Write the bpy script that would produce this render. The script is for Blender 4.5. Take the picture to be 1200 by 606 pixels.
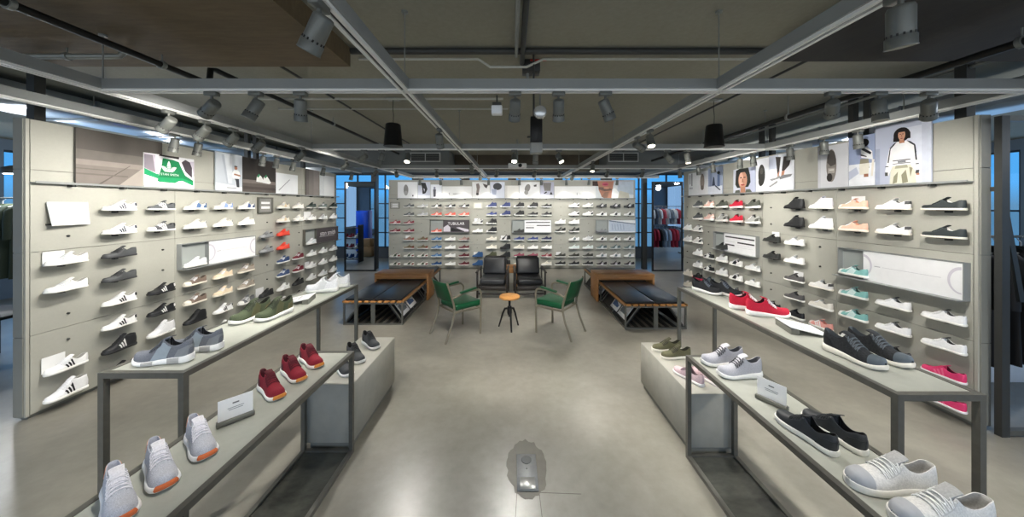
import bpy, bmesh, math, random
from mathutils import Vector, Matrix
random.seed(7)
for o in list(bpy.data.objects): bpy.data.objects.remove(o, do_unlink=True)
scene = bpy.context.scene
COL = scene.collection
R = math.radians
PI = math.pi
# ---------------------------------------------------------------- camera, world, exposure
EYE = 1.75
FPX = 370.0
cam_d = bpy.data.cameras.new('camera'); cam = bpy.data.objects.new('camera', cam_d); COL.objects.link(cam)
cam.location = (0, 0, EYE); cam.rotation_euler = (R(90), 0, 0)
cam_d.sensor_width = 36; cam_d.lens = 36*FPX/1200; cam_d.shift_y = -62/1200; cam_d.clip_start = 0.05
scene.camera = cam
vs = scene.view_settings
vs.view_transform = 'Standard'; vs.look = 'None'; vs.gamma = 1; vs.use_curve_mapping = False
vs.exposure = 0.12
WALL_W = 28; FLOOR_W = 98; BACK_W = 36      # lamp watts: wall washers, floor lamps, back wall washers
SKY = (0.09, 0.36, 0.74)
world = bpy.data.worlds.new('daylight'); scene.world = world; world.use_nodes = True
wn = world.node_tree.nodes; wl = world.node_tree.links
bgn = wn['Background']; bgn.inputs['Strength'].default_value = 1.5
tc = wn.new('ShaderNodeTexCoord'); sep = wn.new('ShaderNodeSeparateXYZ'); wr = wn.new('ShaderNodeValToRGB')
wl.new(tc.outputs['Generated'], sep.inputs[0]); wl.new(sep.outputs['Z'], wr.inputs[0]); wl.new(wr.outputs[0], bgn.inputs['Color'])
wr.color_ramp.elements[0].color = (0.10, 0.22, 0.36, 1); wr.color_ramp.elements[0].position = 0.0
wr.color_ramp.elements[1].color = (*SKY, 1); wr.color_ramp.elements[1].position = 0.04

def daylight(name, loc, rot, sx, sy, watts, col):
    l = bpy.data.lights.new(name, 'AREA'); l.shape = 'RECTANGLE'; l.size = sx; l.size_y = sy; l.energy = watts; l.color = col
    o = bpy.data.objects.new(name, l); COL.objects.link(o); o.location = loc; o.rotation_euler = rot; return o
daylight('front_fill_light', (0, -2.1, 1.6), (R(90), 0, 0), 14, 2.4, 105, (1, .99, .97))       # added soft fill light, unseen behind the camera
daylight('daylight_left', (-9.3, 4, 1.7), (R(90), 0, R(-90)), 12, 2.3, 62, (.36, .62, 1))
daylight('daylight_right', (9.3, 4, 1.7), (R(90), 0, R(90)), 12, 2.3, 62, (.36, .62, 1))
daylight('daylight_back', (0, 10.3, 2.2), (R(-90), 0, 0), 12, 1.2, 50, (.4, .68, 1))

# ---------------------------------------------------------------- materials
MC = {}
def srgb(h):
    h = h.lstrip('#'); v = [int(h[i:i+2], 16)/255 for i in (0, 2, 4)]
    return tuple(c/12.92 if c <= .04045 else ((c+.055)/1.055)**2.4 for c in v)
def base_mat(name):
    m = bpy.data.materials.new(name); m.use_nodes = True
    return m, m.node_tree.nodes, m.node_tree.links, m.node_tree.nodes['Principled BSDF']
def mat(hexc, rough=.6, metal=0, var=.06, scale=60, bump=0.0, name=None, spec=.4):
    """procedural: colour broken up by object-space noise, optional bump"""
    key = (hexc, rough, metal, var, scale, bump, spec)
    if key in MC: return MC[key]
    m, n, l, b = base_mat(name or 'mat_'+hexc)
    c = srgb(hexc)
    t = n.new('ShaderNodeTexCoord'); no = n.new('ShaderNodeTexNoise'); no.inputs['Scale'].default_value = scale; no.inputs['Detail'].default_value = 4
    r = n.new('ShaderNodeValToRGB')
    r.color_ramp.elements[0].position = .3; r.color_ramp.elements[1].position = .7
    r.color_ramp.elements[0].color = (*[max(0, x*(1-var)) for x in c], 1)
    r.color_ramp.elements[1].color = (*[min(1, x*(1+var)) for x in c], 1)
    l.new(t.outputs['Object'], no.inputs['Vector']); l.new(no.outputs['Fac'], r.inputs[0]); l.new(r.outputs[0], b.inputs['Base Color'])
    b.inputs['Roughness'].default_value = rough; b.inputs['Metallic'].default_value = metal
    b.inputs['Specular IOR Level'].default_value = spec
    if bump:
        bp = n.new('ShaderNodeBump'); bp.inputs['Strength'].default_value = bump; bp.inputs['Distance'].default_value = .004
        l.new(no.outputs['Fac'], bp.inputs['Height']); l.new(bp.outputs[0], b.inputs['Normal'])
    MC[key] = m; return m
def emit(hexc, s):
    key = ('e', hexc, s)
    if key in MC: return MC[key]
    m, n, l, b = base_mat('glow_'+hexc)
    b.inputs['Emission Color'].default_value = (*srgb(hexc), 1); b.inputs['Emission Strength'].default_value = s
    b.inputs['Base Color'].default_value = (*srgb(hexc), 1)
    MC[key] = m; return m
def layered(name, cols, scales, rough, bump=.1, bdist=.004, stretch=(1, 1, 1), coat=0, rvar=.0):
    """three noise octaves mixed for concrete-like surfaces"""
    m, n, l, b = base_mat(name)
    t = n.new('ShaderNodeTexCoord'); mp = n.new('ShaderNodeMapping'); mp.inputs['Scale'].default_value = stretch
    l.new(t.outputs['Object'], mp.inputs[0])
    prev = None
    for i, (c0, c1) in enumerate(cols):
        no = n.new('ShaderNodeTexNoise'); no.inputs['Scale'].default_value = scales[i]; no.inputs['Detail'].default_value = 8; no.inputs['Roughness'].default_value = .62
        l.new(mp.outputs[0], no.inputs['Vector'])
        r = n.new('ShaderNodeValToRGB'); r.color_ramp.elements[0].position = .34; r.color_ramp.elements[1].position = .66
        r.color_ramp.elements[0].color = (*srgb(c0), 1); r.color_ramp.elements[1].color = (*srgb(c1), 1)
        l.new(no.outputs['Fac'], r.inputs[0])
        if prev is None: prev = r.outputs[0]
        else:
            mx = n.new('ShaderNodeMix'); mx.data_type = 'RGBA'; mx.inputs[0].default_value = .42
            l.new(prev, mx.inputs[6]); l.new(r.outputs[0], mx.inputs[7]); prev = mx.outputs[2]
        last = no
    l.new(prev, b.inputs['Base Color'])
    b.inputs['Roughness'].default_value = rough
    if rvar:
        mr = n.new('ShaderNodeMapRange'); mr.inputs[3].default_value = rough-rvar; mr.inputs[4].default_value = rough+rvar
        l.new(last.outputs['Fac'], mr.inputs[0]); l.new(mr.outputs[0], b.inputs['Roughness'])
    bp = n.new('ShaderNodeBump'); bp.inputs['Strength'].default_value = bump; bp.inputs['Distance'].default_value = bdist
    l.new(last.outputs['Fac'], bp.inputs['Height']); l.new(bp.outputs[0], b.inputs['Normal'])
    if coat: b.inputs['Coat Weight'].default_value = coat; b.inputs['Coat Roughness'].default_value = .2
    return m
def wood(name, c0, c1, axis=0, rough=.5):
    m, n, l, b = base_mat(name)
    t = n.new('ShaderNodeTexCoord'); mp = n.new('ShaderNodeMapping')
    s = [14, 14, 14]; s[axis] = 1.2; mp.inputs['Scale'].default_value = s
    no = n.new('ShaderNodeTexNoise'); no.inputs['Scale'].default_value = 3; no.inputs['Detail'].default_value = 6; no.inputs['Distortion'].default_value = .6
    r = n.new('ShaderNodeValToRGB'); r.color_ramp.elements[0].position = .3; r.color_ramp.elements[1].position = .7
    r.color_ramp.elements[0].color = (*srgb(c0), 1); r.color_ramp.elements[1].color = (*srgb(c1), 1)
    l.new(t.outputs['Object'], mp.inputs[0]); l.new(mp.outputs[0], no.inputs['Vector']); l.new(no.outputs['Fac'], r.inputs[0]); l.new(r.outputs[0], b.inputs['Base Color'])
    b.inputs['Roughness'].default_value = rough
    return m
def glass(name, tint='#ffffff', rough=.0):
    m, n, l, b = base_mat(name)
    out = n['Material Output']; n.remove(b)
    tr = n.new('ShaderNodeBsdfTransparent'); gl = n.new('ShaderNodeBsdfGlossy'); gl.inputs['Roughness'].default_value = .02
    tr.inputs['Color'].default_value = (*srgb(tint), 1)
    fr = n.new('ShaderNodeFresnel'); fr.inputs['IOR'].default_value = 1.45; mx = n.new('ShaderNodeMixShader')
    l.new(fr.outputs[0], mx.inputs[0]); l.new(tr.outputs[0], mx.inputs[1]); l.new(gl.outputs[0], mx.inputs[2]); l.new(mx.outputs[0], out.inputs['Surface'])
    return m
M = dict(
    floor=layered('polished concrete', [('#7a776d', '#959186'), ('#6f6c62', '#a09c90'), ('#77746a', '#8b877c')], [.55, 3.2, 14], .33, bump=.004, coat=.06, rvar=.04),
    ceil=layered('raw concrete ceiling', [('#858375', '#959384'), ('#807d6e', '#939081'), ('#878577', '#979587')], [.5, 2.2, 26], .85, bump=.25),
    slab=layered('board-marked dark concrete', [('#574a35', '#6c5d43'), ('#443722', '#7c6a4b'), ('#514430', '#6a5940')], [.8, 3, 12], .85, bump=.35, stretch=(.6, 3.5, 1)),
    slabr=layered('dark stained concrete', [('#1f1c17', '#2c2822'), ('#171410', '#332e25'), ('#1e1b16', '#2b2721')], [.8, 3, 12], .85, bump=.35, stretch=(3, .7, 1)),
    panel=layered('fibre cement panel', [('#a9a89d', '#b1b0a5'), ('#a5a498', '#b5b4a9'), ('#a9a89d', '#b0afa4')], [.8, 4, 60], .62, bump=.04),
    endcap=mat('#85857d', .6, 0, .05, 5), steel=mat('#6b6a63', .42, .5, .08, 30), beam=mat('#8f9290', .5, .1, .04, 8),
    beamdark=mat('#3e3f3d', .5, .3, .05, 20), black=mat('#101010', .5, 0, .1, 20), rim=mat('#77776f', .42, .5, .05, 20),
    lamp=mat('#6e706b', .45, .3, .05, 30), tabletop=layered('grey laminate', [('#a5a79d', '#b0b2a8'), ('#a2a49a', '#b3b5ab')], [1.5, 14], .45, bump=.02),
    plinth=layered('grey plinth board', [('#a3a196', '#afada2'), ('#9f9d92', '#b1afa4')], [1.2, 10], .6, bump=.03),
    slate=layered('dark slate base', [('#3a3b37', '#55564f'), ('#2e2f2b', '#62635b'), ('#3a3b37', '#50514a')], [1.4, 6, 22], .16, bump=.05, stretch=(1, 2.4, 1)),
    white=mat('#eeeeee', .5, 0, .02, 20), paper=mat('#f2f2f0', .6, 0, .015, 20), soffit=mat('#6c6f6c', .7, 0, .05, 3),
    pipe=mat('#8f928d', .45, .5, .05, 20), bpipe=mat('#1a1a18', .5, .2, .1, 20), green=mat('#0b4a2b', .36, 0, .15, 14),
    chairmetal=mat('#8d8676', .36, .6, .06, 30), leather=mat('#17181a', .36, 0, .25, 9, .35), dwood=wood('dark stained wood', '#1d1916', '#2c2621', 1),
    oak=wood('honey oak', '#a5713f', '#c28e58', 0), oaky=wood('honey oak lengthwise', '#b3783f', '#c9904f', 1), tabwood=wood('orange pine', '#c98a48', '#dca25e', 0),
    card=mat('#a9835a', .8, 0, .08, 12), blue=mat('#1550d0', .4, 0, .05, 3), darkwall=mat('#4a4d50', .7, 0, .05, 3),
    bluewall=mat('#6d7d8c', .8, 0, .05, 3), glass=glass('window glass', '#e6f0f4'), mirror=mat('#e4e8ea', .015, 1.0, .005, 3), wframe=mat('#33414c', .5, .3, .05, 10),
    brass=mat('#b98954', .4, .3, .05, 20), plate=mat('#8f9191', .5, .25, .08, 60),
)

# ---------------------------------------------------------------- mesh builder
class MB:
    def __init__(s): s.v = []; s.f = []; s.m = []; s.sm = []
    def add(s, vs_, fs, mi=0, smooth=False):
        k = len(s.v); s.v += [tuple(p) for p in vs_]
        for f in fs: s.f.append(tuple(i+k for i in f)); s.m.append(mi); s.sm.append(smooth)
        return s
    def box(s, x0, x1, y0, y1, z0, z1, mi=0):
        v = [(x, y, z) for z in (z0, z1) for y in (y0, y1) for x in (x0, x1)]
        return s.add(v, [(0, 2, 3, 1), (4, 5, 7, 6), (0, 1, 5, 4), (2, 6, 7, 3), (0, 4, 6, 2), (1, 3, 7, 5)], mi)
    def rbox(s, x0, x1, y0, y1, z0, z1, r=.01, seg=2, mi=0, mtx=None):
        bm = bmesh.new(); bmesh.ops.create_cube(bm, size=1)
        for v in bm.verts:
            v.co = Vector(((x0+x1)/2+v.co.x*(x1-x0), (y0+y1)/2+v.co.y*(y1-y0), (z0+z1)/2+v.co.z*(z1-z0)))
        bmesh.ops.bevel(bm, geom=bm.edges[:], offset=r, segments=seg, affect='EDGES', profile=.5)
        if mtx is not None: bm.transform(mtx)
        bm.verts.index_update()
        s.add([v.co[:] for v in bm.verts], [[v.index for v in f.verts] for f in bm.faces], mi, True); bm.free(); return s
    def tube(s, pts, r, n=8, mi=0, cap=True, smooth=True):
        pts = [Vector(p) for p in pts]; rings = []; up = None
        rr = r if isinstance(r, (list, tuple)) else [r]*len(pts)
        for i, p in enumerate(pts):
            d = (pts[min(i+1, len(pts)-1)]-pts[max(i-1, 0)]).normalized()
            if up is None: up = Vector((0, 0, 1)) if abs(d.z) < .9 else Vector((0, 1, 0))
            a = d.cross(up).normalized(); b = a.cross(d).normalized(); up = b
            rings.append([p+a*math.cos(2*PI*k/n)*rr[i]+b*math.sin(2*PI*k/n)*rr[i] for k in range(n)])
        v = [q for g in rings for q in g]; f = []
        for i in range(len(rings)-1):
            for k in range(n): f.append((i*n+k, i*n+(k+1) % n, (i+1)*n+(k+1) % n, (i+1)*n+k))
        s.add(v, f, mi, smooth)
        if cap: s.add(rings[0], [tuple(range(n))[::-1]], mi); s.add(rings[-1], [tuple(range(n))], mi)
        return s
    def lathe(s, prof, n=24, c=(0, 0, 0), mi=0, mtx=None, smooth=True):
        v = []; f = []
        for r_, z in prof:
            for k in range(n):
                p = Vector((r_*math.cos(2*PI*k/n), r_*math.sin(2*PI*k/n), z))
                if mtx is not None: p = mtx @ p
                v.append(p+Vector(c))
        for i in range(len(prof)-1):
            for k in range(n): f.append((i*n+k, i*n+(k+1) % n, (i+1)*n+(k+1) % n, (i+1)*n+k))
        s.add(v, f, mi, smooth)
        s.add(v[:n], [tuple(range(n))[::-1]], mi); s.add(v[-n:], [tuple(range(n))], mi)
        return s
    def prism(s, poly, fn, d0, d1, mi=0):
        """extrude polygon (u,v) between depths d0 and d1 through fn(u,v,d)"""
        n = len(poly); v = [fn(u, w, d0) for u, w in poly]+[fn(u, w, d1) for u, w in poly]
        f = [tuple(range(n))[::-1], tuple(range(n, 2*n))]+[(i, (i+1) % n, n+(i+1) % n, n+i) for i in range(n)]
        return s.add(v, f, mi)
    def grid(s, rows, mi=0, smooth=True, thick=None):
        nr = len(rows); nc = len(rows[0]); v = [p for r_ in rows for p in r_]
        f = [(i*nc+j, i*nc+j+1, (i+1)*nc+j+1, (i+1)*nc+j) for i in range(nr-1) for j in range(nc-1)]
        return s.add(v, f, mi, smooth)
    def mesh(s, name):
        me = bpy.data.meshes.new(name); me.from_pydata(s.v, [], s.f)
        me.polygons.foreach_set('material_index', s.m); me.polygons.foreach_set('use_smooth', s.sm)
        bm = bmesh.new(); bm.from_mesh(me); bmesh.ops.recalc_face_normals(bm, faces=bm.faces[:]); bm.to_mesh(me); bm.free()
        me.update(); return me
    def build(s, name, mats, parent=None, loc=None, **kw):
        me = s.mesh(name)
        for m in (mats if isinstance(mats, (list, tuple)) else [mats]): me.materials.append(m)
        o = bpy.data.objects.new(name, me); COL.objects.link(o)
        if parent is not None: o.parent = parent
        if loc is not None: o.location = loc
        if kw: tag(o, **kw)
        return o
def tag(o, label=None, cat=None, group=None, kind=None):
    if label: o['label'] = label
    if cat: o['category'] = cat
    if group: o['group'] = group
    if kind: o['kind'] = kind
    return o
def thing(name, loc, rz=0, label=None, cat=None, group=None, kind=None):
    o = bpy.data.objects.new(name, None); COL.objects.link(o); o.empty_display_size = .05
    o.location = loc; o.rotation_euler = (0, 0, rz); return tag(o, label, cat, group, kind)
def struct(mb, name, m, parent=None):
    o = mb.build(name, m, parent)
    if parent is None: o['kind'] = 'structure'
    return o
def obj(name, me, mats, parent, loc=(0, 0, 0)):
    o = bpy.data.objects.new(name, me); COL.objects.link(o); o.parent = parent; o.location = loc
    while len(me.materials) < len(mats): me.materials.append(None)
    for i, m in enumerate(mats): o.material_slots[i].link = 'OBJECT'; o.material_slots[i].material = m
    return o
def at(px, py, z):
    Y = (EYE-z)*FPX/(py-241.0); return Vector(((px-600)/FPX*Y, Y, z))
ORD = ['first', 'second', 'third', 'fourth', 'fifth', 'sixth', 'seventh', 'eighth', 'ninth', 'tenth', 'eleventh', 'twelfth',
       'thirteenth', 'fourteenth', 'fifteenth', 'sixteenth', 'seventeenth', 'eighteenth']
def text_mesh(body, size, fn, m, parent, name='lettering', align='CENTER'):
    """flat lettering: font curve turned into a mesh and laid on a surface by fn(u, v)"""
    cu = bpy.data.curves.new(name, 'FONT'); cu.body = body; cu.size = size; cu.align_x = align; cu.align_y = 'CENTER'
    t = bpy.data.objects.new(name, cu); COL.objects.link(t)
    dg = bpy.context.evaluated_depsgraph_get(); dg.update()
    me = bpy.data.meshes.new_from_object(t.evaluated_get(dg)); bpy.data.objects.remove(t, do_unlink=True)
    for v in me.vertices: v.co = Vector(fn(v.co.x, v.co.y))
    me.materials.clear(); me.materials.append(m)
    o = bpy.data.objects.new(name, me); COL.objects.link(o); o.parent = parent; return o

# ---------------------------------------------------------------- room shell
ZC = 3.0
XL, XR, YB, YF = -9.5, 9.5, 10.65, -2.2
mb = MB(); mb.box(XL, XR, YF, YB, -.1, 0); struct(mb, 'floor', M['floor'])
mb = MB(); mb.box(XL, XR, YF, YB, ZC, ZC+.2); struct(mb, 'ceiling', M['ceil'])
# dropped concrete slabs of the ceiling
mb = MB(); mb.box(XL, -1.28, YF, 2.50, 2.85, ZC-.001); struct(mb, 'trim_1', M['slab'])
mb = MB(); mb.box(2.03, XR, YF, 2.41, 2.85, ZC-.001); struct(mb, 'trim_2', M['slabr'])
# rear soffit with ducts
mb = MB(); mb.box(XL, -1.42, 7.15, 8.3, 2.62, ZC-.001); mb.box(2.15, XR, 7.15, 8.3, 2.62, ZC-.001); struct(mb, 'trim_3', M['soffit'])
mb = MB(); mb.box(-1.42, 2.15, 7.8, 8.3, 2.62, ZC-.001); struct(mb, 'trim_4', mat('#4a4338', .8, 0, .15, 4))
# outer shell: window fronts on both sides and behind, unseen windows added behind the camera for the fill light
def front(name, axis, c, a0, a1, wins, m):
    """solid wall strips with window openings; wins = list of (a0,a1,z0,z1)"""
    mb = MB(); t = .15
    def bx(p0, p1, z0, z1):
        if p1-p0 < 1e-4 or z1-z0 < 1e-4: return
        if axis == 'x': mb.box(c, c+t, p0, p1, z0, z1)
        else: mb.box(p0, p1, c, c+t, z0, z1)
    cur = a0
    for (p0, p1, z0, z1) in wins:
        bx(cur, p0, 0, ZC); bx(p0, p1, 0, z0); bx(p0, p1, z1, ZC); cur = p1
    bx(cur, a1, 0, ZC); return struct(mb, name, m)
WN = [0]
def window(axis, c, p0, p1, z0, z1, nv=2, nh=3):
    WN[0] += 1
    fr = MB(); w = .035; y0, y1 = c+.03, c+.1
    def bx(a, b, e, f_):
        if axis == 'x': fr.box(y0, y1, a, b, e, f_)
        else: fr.box(a, b, y0, y1, e, f_)
    for i in range(nv+1):
        a = p0+(p1-p0-w)*i/nv; bx(a, a+w, z0, z1)
    for i in range(nh+1):
        e = z0+(z1-z0-w)*i/nh; bx(p0, p1, e, e+w)
    o = struct(fr, 'window_%d' % WN[0], M['wframe'])
    g = MB()
    if axis == 'x': g.box(c+.06, c+.066, p0, p1, z0, z1)
    else: g.box(p0, p1, c+.06, c+.066, z0, z1)
    g.build('pane', M['glass'], o)
fw_ = [(-8.6+2.9*i, -8.6+2.9*i+2.6, .3, 2.8) for i in range(6)]
front('wall_front', 'y', YF-.15, XL, XR, fw_, M['bluewall'])
lw = [(a, a+2.2, .5, 2.8) for a in (-1.6, .9, 3.4, 5.9, 8.4)]
front('wall_left_facade', 'x', XL-.15, YF, YB, lw, M['bluewall'])
front('wall_right_facade', 'x', XR, YF, YB, lw, M['bluewall'])
for a, b, e, f_ in lw: window('x', XL-.15, a, b, e, f_, 2, 2); window('x', XR, a, b, e, f_, 2, 2)
for q_ in fw_: window('y', YF-.15, *q_, 2, 2)
bw = [(-9.0, -6.2, .35, 2.8), (-6.1, -3.3, .35, 2.8)]+[(-3.0+1.55*i, -3.0+1.55*i+1.35, 1.6, 2.8) for i in range(4)]+[(3.3, 6.1, .35, 2.8), (6.2, 9.0, .35, 2.8)]
YW = 10.5
front('wall_back_facade', 'y', YW, XL, XR, bw, M['darkwall'])
for p_, q_, r_, s_ in bw: window('y', YW, p_, q_, r_, s_, 3 if q_-p_ > 2 else 2, 5)

# ---------------------------------------------------------------- display walls
PANZ = [.035, .68, 1.365, 2.045, 2.46]
XWL, XWR, YWB = -3.94, 3.633, 8.706
class Wall:
    """local frame of a shoe wall: u along the wall (left to right seen from the aisle), d out of the wall"""
    def __init__(s, side): s.side = side
    def p(s, u, d, z):
        if s.side == 'left': return Vector((XWL+d, u, z))
        if s.side == 'right': return Vector((XWR-d, u, z))
        return Vector((u, YWB-d, z))
    def toe(s): return {'left': R(-90), 'right': R(90), 'back': R(180)}[s.side]
    def u(s, px):
        if s.side == 'left': return -XWL*FPX/(600-px)
        if s.side == 'right': return XWR*FPX/(px-600)
        return (px-600)*YWB/FPX
    def box(s, mb, u0, u1, d0, d1, z0, z1, mi=0):
        a = s.p(u0, d0, z0); b = s.p(u1, d1, z1)
        mb.box(min(a.x, b.x), max(a.x, b.x), min(a.y, b.y), max(a.y, b.y), min(z0, z1), max(z0, z1), mi)
WL, WR, WB = Wall('left'), Wall('right'), Wall('back')
WALLS = {}
def display_wall(W, u0, u1, pw, pu0, n, trim_strip):
    name = 'wall_'+W.side
    mb = MB(); W.box(mb, u0, u1, -.095, -.012, 0.0 if W.side == 'back' else .03, 2.455)
    if W.side != 'back': W.box(mb, u0+.03, u1-.02, -.085, -.03, 0, .03)
    o = struct(mb, name, M['endcap']); WALLS[W.side] = o
    for i in range(n):
        for k in range(4):
            g = .0022
            a = pu0+i*pw+g; b = pu0+(i+1)*pw-g
            m = MB(); W.box(m, a, b, -.012, 0, PANZ[k]+g, PANZ[k+1]-g); m.build('wall_panel', M['panel'], o)
    if trim_strip:
        m = MB(); W.box(m, u0, pu0-.003, -.012, 0, .03, 2.46); m.build('edge_strip', M['panel'], o)
        m = MB()
        for k in range(4): m.box(min(W.p(0, -.09, 0).x, W.p(0, -.015, 0).x), max(W.p(0, -.09, 0).x, W.p(0, -.015, 0).x), u0-.008, u0, PANZ[k]+.003, PANZ[k+1]-.003)
        m.build('end_plate', M['endcap'], o)
    # picture ledge
    m = MB(); W.box(m, u0+.02 if trim_strip else u0, u1, 0, .055, 1.935, 1.943); W.box(m, u0+.02 if trim_strip else u0, u1, .05, .055, 1.943, 1.953)
    m.build('picture_ledge', M['beam'], o)
    nb = int((u1-u0)/.37)
    for i in range(nb):
        u = u0+.25+i*.372
        if u > u1-.05: break
        m = MB(); W.box(m, u-.012, u+.012, 0, .05, 1.915, 1.935); m.build('ledge_bracket', M['beamdark'], o)
    return o
display_wall(WL, 2.557, 7.10, 1.11, 2.58, 4, True)
display_wall(WR, 2.462, 6.70, 1.05, 2.485, 4, True)
display_wall(WB, -3.40, 3.40, 1.1333, -3.40, 6, False)
# ---------------------------------------------------------------- shoes
SL = .285
def curve(pts):
    xs = [p[0] for p in pts]; ys = [p[1] for p in pts]
    def f(t):
        if t <= xs[0]: return ys[0]
        if t >= xs[-1]: return ys[-1]
        i = max(k for k in range(len(xs)) if xs[k] <= t); i = min(i, len(xs)-2)
        h = xs[i+1]-xs[i]; u = (t-xs[i])/h
        def sl(k):
            if k == 0: return (ys[1]-ys[0])/(xs[1]-xs[0])
            if k == len(xs)-1: return (ys[-1]-ys[-2])/(xs[-1]-xs[-2])
            a = (ys[k]-ys[k-1])/(xs[k]-xs[k-1]); b = (ys[k+1]-ys[k])/(xs[k+1]-xs[k])
            return 0 if a*b <= 0 else 2*a*b/(a+b)
        m0, m1 = sl(i)*h, sl(i+1)*h
        return (2*u**3-3*u*u+1)*ys[i]+(u**3-2*u*u+u)*m0+(-2*u**3+3*u*u)*ys[i+1]+(u**3-u*u)*m1
    return f
def sstep(a, b, x):
    u = min(1, max(0, (x-a)/(b-a))); return u*u*(3-2*u)
WID = curve([(0, .0015), (.006, .0105), (.015, .018), (.05, .027), (.14, .034), (.3, .034), (.45, .037), (.6, .045), (.72, .049), (.82, .047), (.9, .040), (.95, .030), (.985, .016), (1, .004)])
KIND = {
 'low': dict(hs=curve([(0, .026), (1, .026)]), lift=curve([(0, 0), (1, 0)]),
   C=curve([(0, .096), (.06, .095), (.15, .080), (.25, .071), (.35, .080), (.46, .106), (.6, .106)]),
   V=curve([(.4, .119), (.46, .112), (.55, .091), (.64, .073), (.73, .063), (.83, .058), (.92, .055), (.97, .053), (1, .050)]), top=.45),
 'slim': dict(hs=curve([(0, .020), (1, .018)]), lift=curve([(0, 0), (.8, 0), (1, .004)]),
   C=curve([(0, .090), (.06, .089), (.15, .076), (.25, .067), (.35, .075), (.46, .098), (.6, .098)]),
   V=curve([(.4, .110), (.46, .103), (.55, .083), (.64, .065), (.73, .055), (.83, .050), (.92, .047), (.97, .045), (1, .042)]), top=.45),
 'high': dict(hs=curve([(0, .026), (1, .024)]), lift=curve([(0, 0), (.85, 0), (1, .003)]),
   C=curve([(0, .132), (.1, .135), (.25, .130), (.36, .140), (.46, .146), (.6, .14)]),
   V=curve([(.38, .150), (.44, .142), (.52, .116), (.6, .093), (.7, .073), (.8, .060), (.88, .053), (.94, .048), (1, .032)]), top=.42),
 'runner': dict(hs=curve([(0, .040), (.2, .037), (.5, .029), (.8, .024), (1, .026)]), lift=curve([(0, .004), (.1, 0), (.75, 0), (.9, .004), (1, .014)]),
   C=curve([(0, .126), (.05, .122), (.15, .104), (.25, .098), (.35, .108), (.45, .138), (.6, .138)]),
   V=curve([(.4, .150), (.45, .142), (.54, .112), (.63, .088), (.72, .074), (.82, .067), (.92, .063), (.97, .059), (1, .055)]), top=.43),
}
def shoe_S(kind, t, s):
    """point of the upper: t heel..toe, s -1..1 across; middle of s dips into the opening"""
    K = KIND[kind]; w = WID(t)*.97; lift = K['lift'](t); zb = K['hs'](t)-.004; T1 = K['top']
    a = abs(s); sg = 1 if s >= 0 else -1
    V = K['V'](max(t, .38)); V = zb+(V-zb)*(1 if t < .93 else math.sqrt(max(0, 1-((t-.93)/.07)**2))*.97+.03); th = (1-a)*PI/2
    e = .8
    vy = w*max(0, math.cos(th))**e; vz = zb+(V-zb)*max(0, math.sin(th))**.9
    C = K['C'](t)
    if a >= .5:
        k = (1-a)/.5; oy = w*(1+.05*math.sin(PI*k))*(1-(.30 if kind != 'high' else .26)*k); oz = zb+(C-zb)*k
    else:
        k = (.5-a)/.5; yl = w*.72
        if k < .16: oy = yl-.0035*(k/.16); oz = C+.0018*math.sin(PI*k/.32)
        elif k < .6: q = (k-.16)/.44; oy = (yl-.0035)*(1-.15*q); oz = C-(C-zb-.008)*q
        else: q = (k-.6)/.4; oy = (yl-.0035)*.85*(1-q); oz = zb+.008
        dip = sstep(.025, .075, t); oz = C+(oz-C)*dip
    b = sstep(T1-.005, T1+.045, t)
    y = oy+(vy-oy)*b; z = oz+(vz-oz)*b
    x = (t-.5)*SL
    hz = (z-zb)/.1
    x += -.006*math.sin(min(1, hz)*PI)*(1-sstep(0, .12, t)) + .004*hz*(1-sstep(0, .2, t))
    return Vector((x, sg*y, z+lift))
def shoe_N(kind, t, s, off):
    p = shoe_S(kind, t, s); e = .006
    du = shoe_S(kind, min(1, t+e), s)-shoe_S(kind, max(0, t-e), s); dv = shoe_S(kind, t, min(1, s+.02))-shoe_S(kind, t, max(-1, s-.02))
    n = du.cross(dv)
    if n.length < 1e-9: return p
    n.normalize()
    if n.dot(Vector((0, p.y*1.0, .03))) < 0: n = -n
    return p+n*off
TS = [0, .003, .006, .010, .015, .022, .04, .06, .085, .12, .16, .2, .24, .28, .32, .36, .39, .415, .43, .445, .455, .465, .475, .49, .51, .54, .58, .62, .66, .7, .74, .78, .82, .86, .89, .92, .945, .965, .98, .992, 1]
SS = [-1, -.93, -.85, -.75, -.65, -.57, -.5, -.46, -.42, -.37, -.3, -.2, -.1, 0, .1, .2, .3, .37, .42, .46, .5, .57, .65, .75, .85, .93, 1]
SM = {}
def patch(mb, kind, tf, sv, off, mi=0, n=7, nt=6, th=.0016):
    """raised patch following the upper; tf(v) gives (t0,t1) across v in sv"""
    rows = []
    for i in range(n+1):
        s = sv[0]+(sv[1]-sv[0])*i/n; t0, t1 = tf(i/n)
        rows.append([shoe_N(kind, t0+(t1-t0)*j/nt, s, off) for j in range(nt+1)])
    mb.grid(rows, mi)
    # thin rim so the patch has thickness
    low = [[shoe_N(kind, tf(i/n)[0]+(tf(i/n)[1]-tf(i/n)[0])*j/nt, sv[0]+(sv[1]-sv[0])*i/n, off-th-.0008) for j in range(nt+1)] for i in range(n+1)]
    ed = [(0, j) for j in range(nt+1)]+[(i, nt) for i in range(1, n+1)]+[(n, j) for j in range(nt-1, -1, -1)]+[(i, 0) for i in range(n-1, 0, -1)]
    v = [rows[i][j] for i, j in ed]+[low[i][j] for i, j in ed]; m = len(ed)
    mb.add(v, [(k, (k+1) % m, m+(k+1) % m, m+k) for k in range(m)], mi)
    return mb
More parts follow.
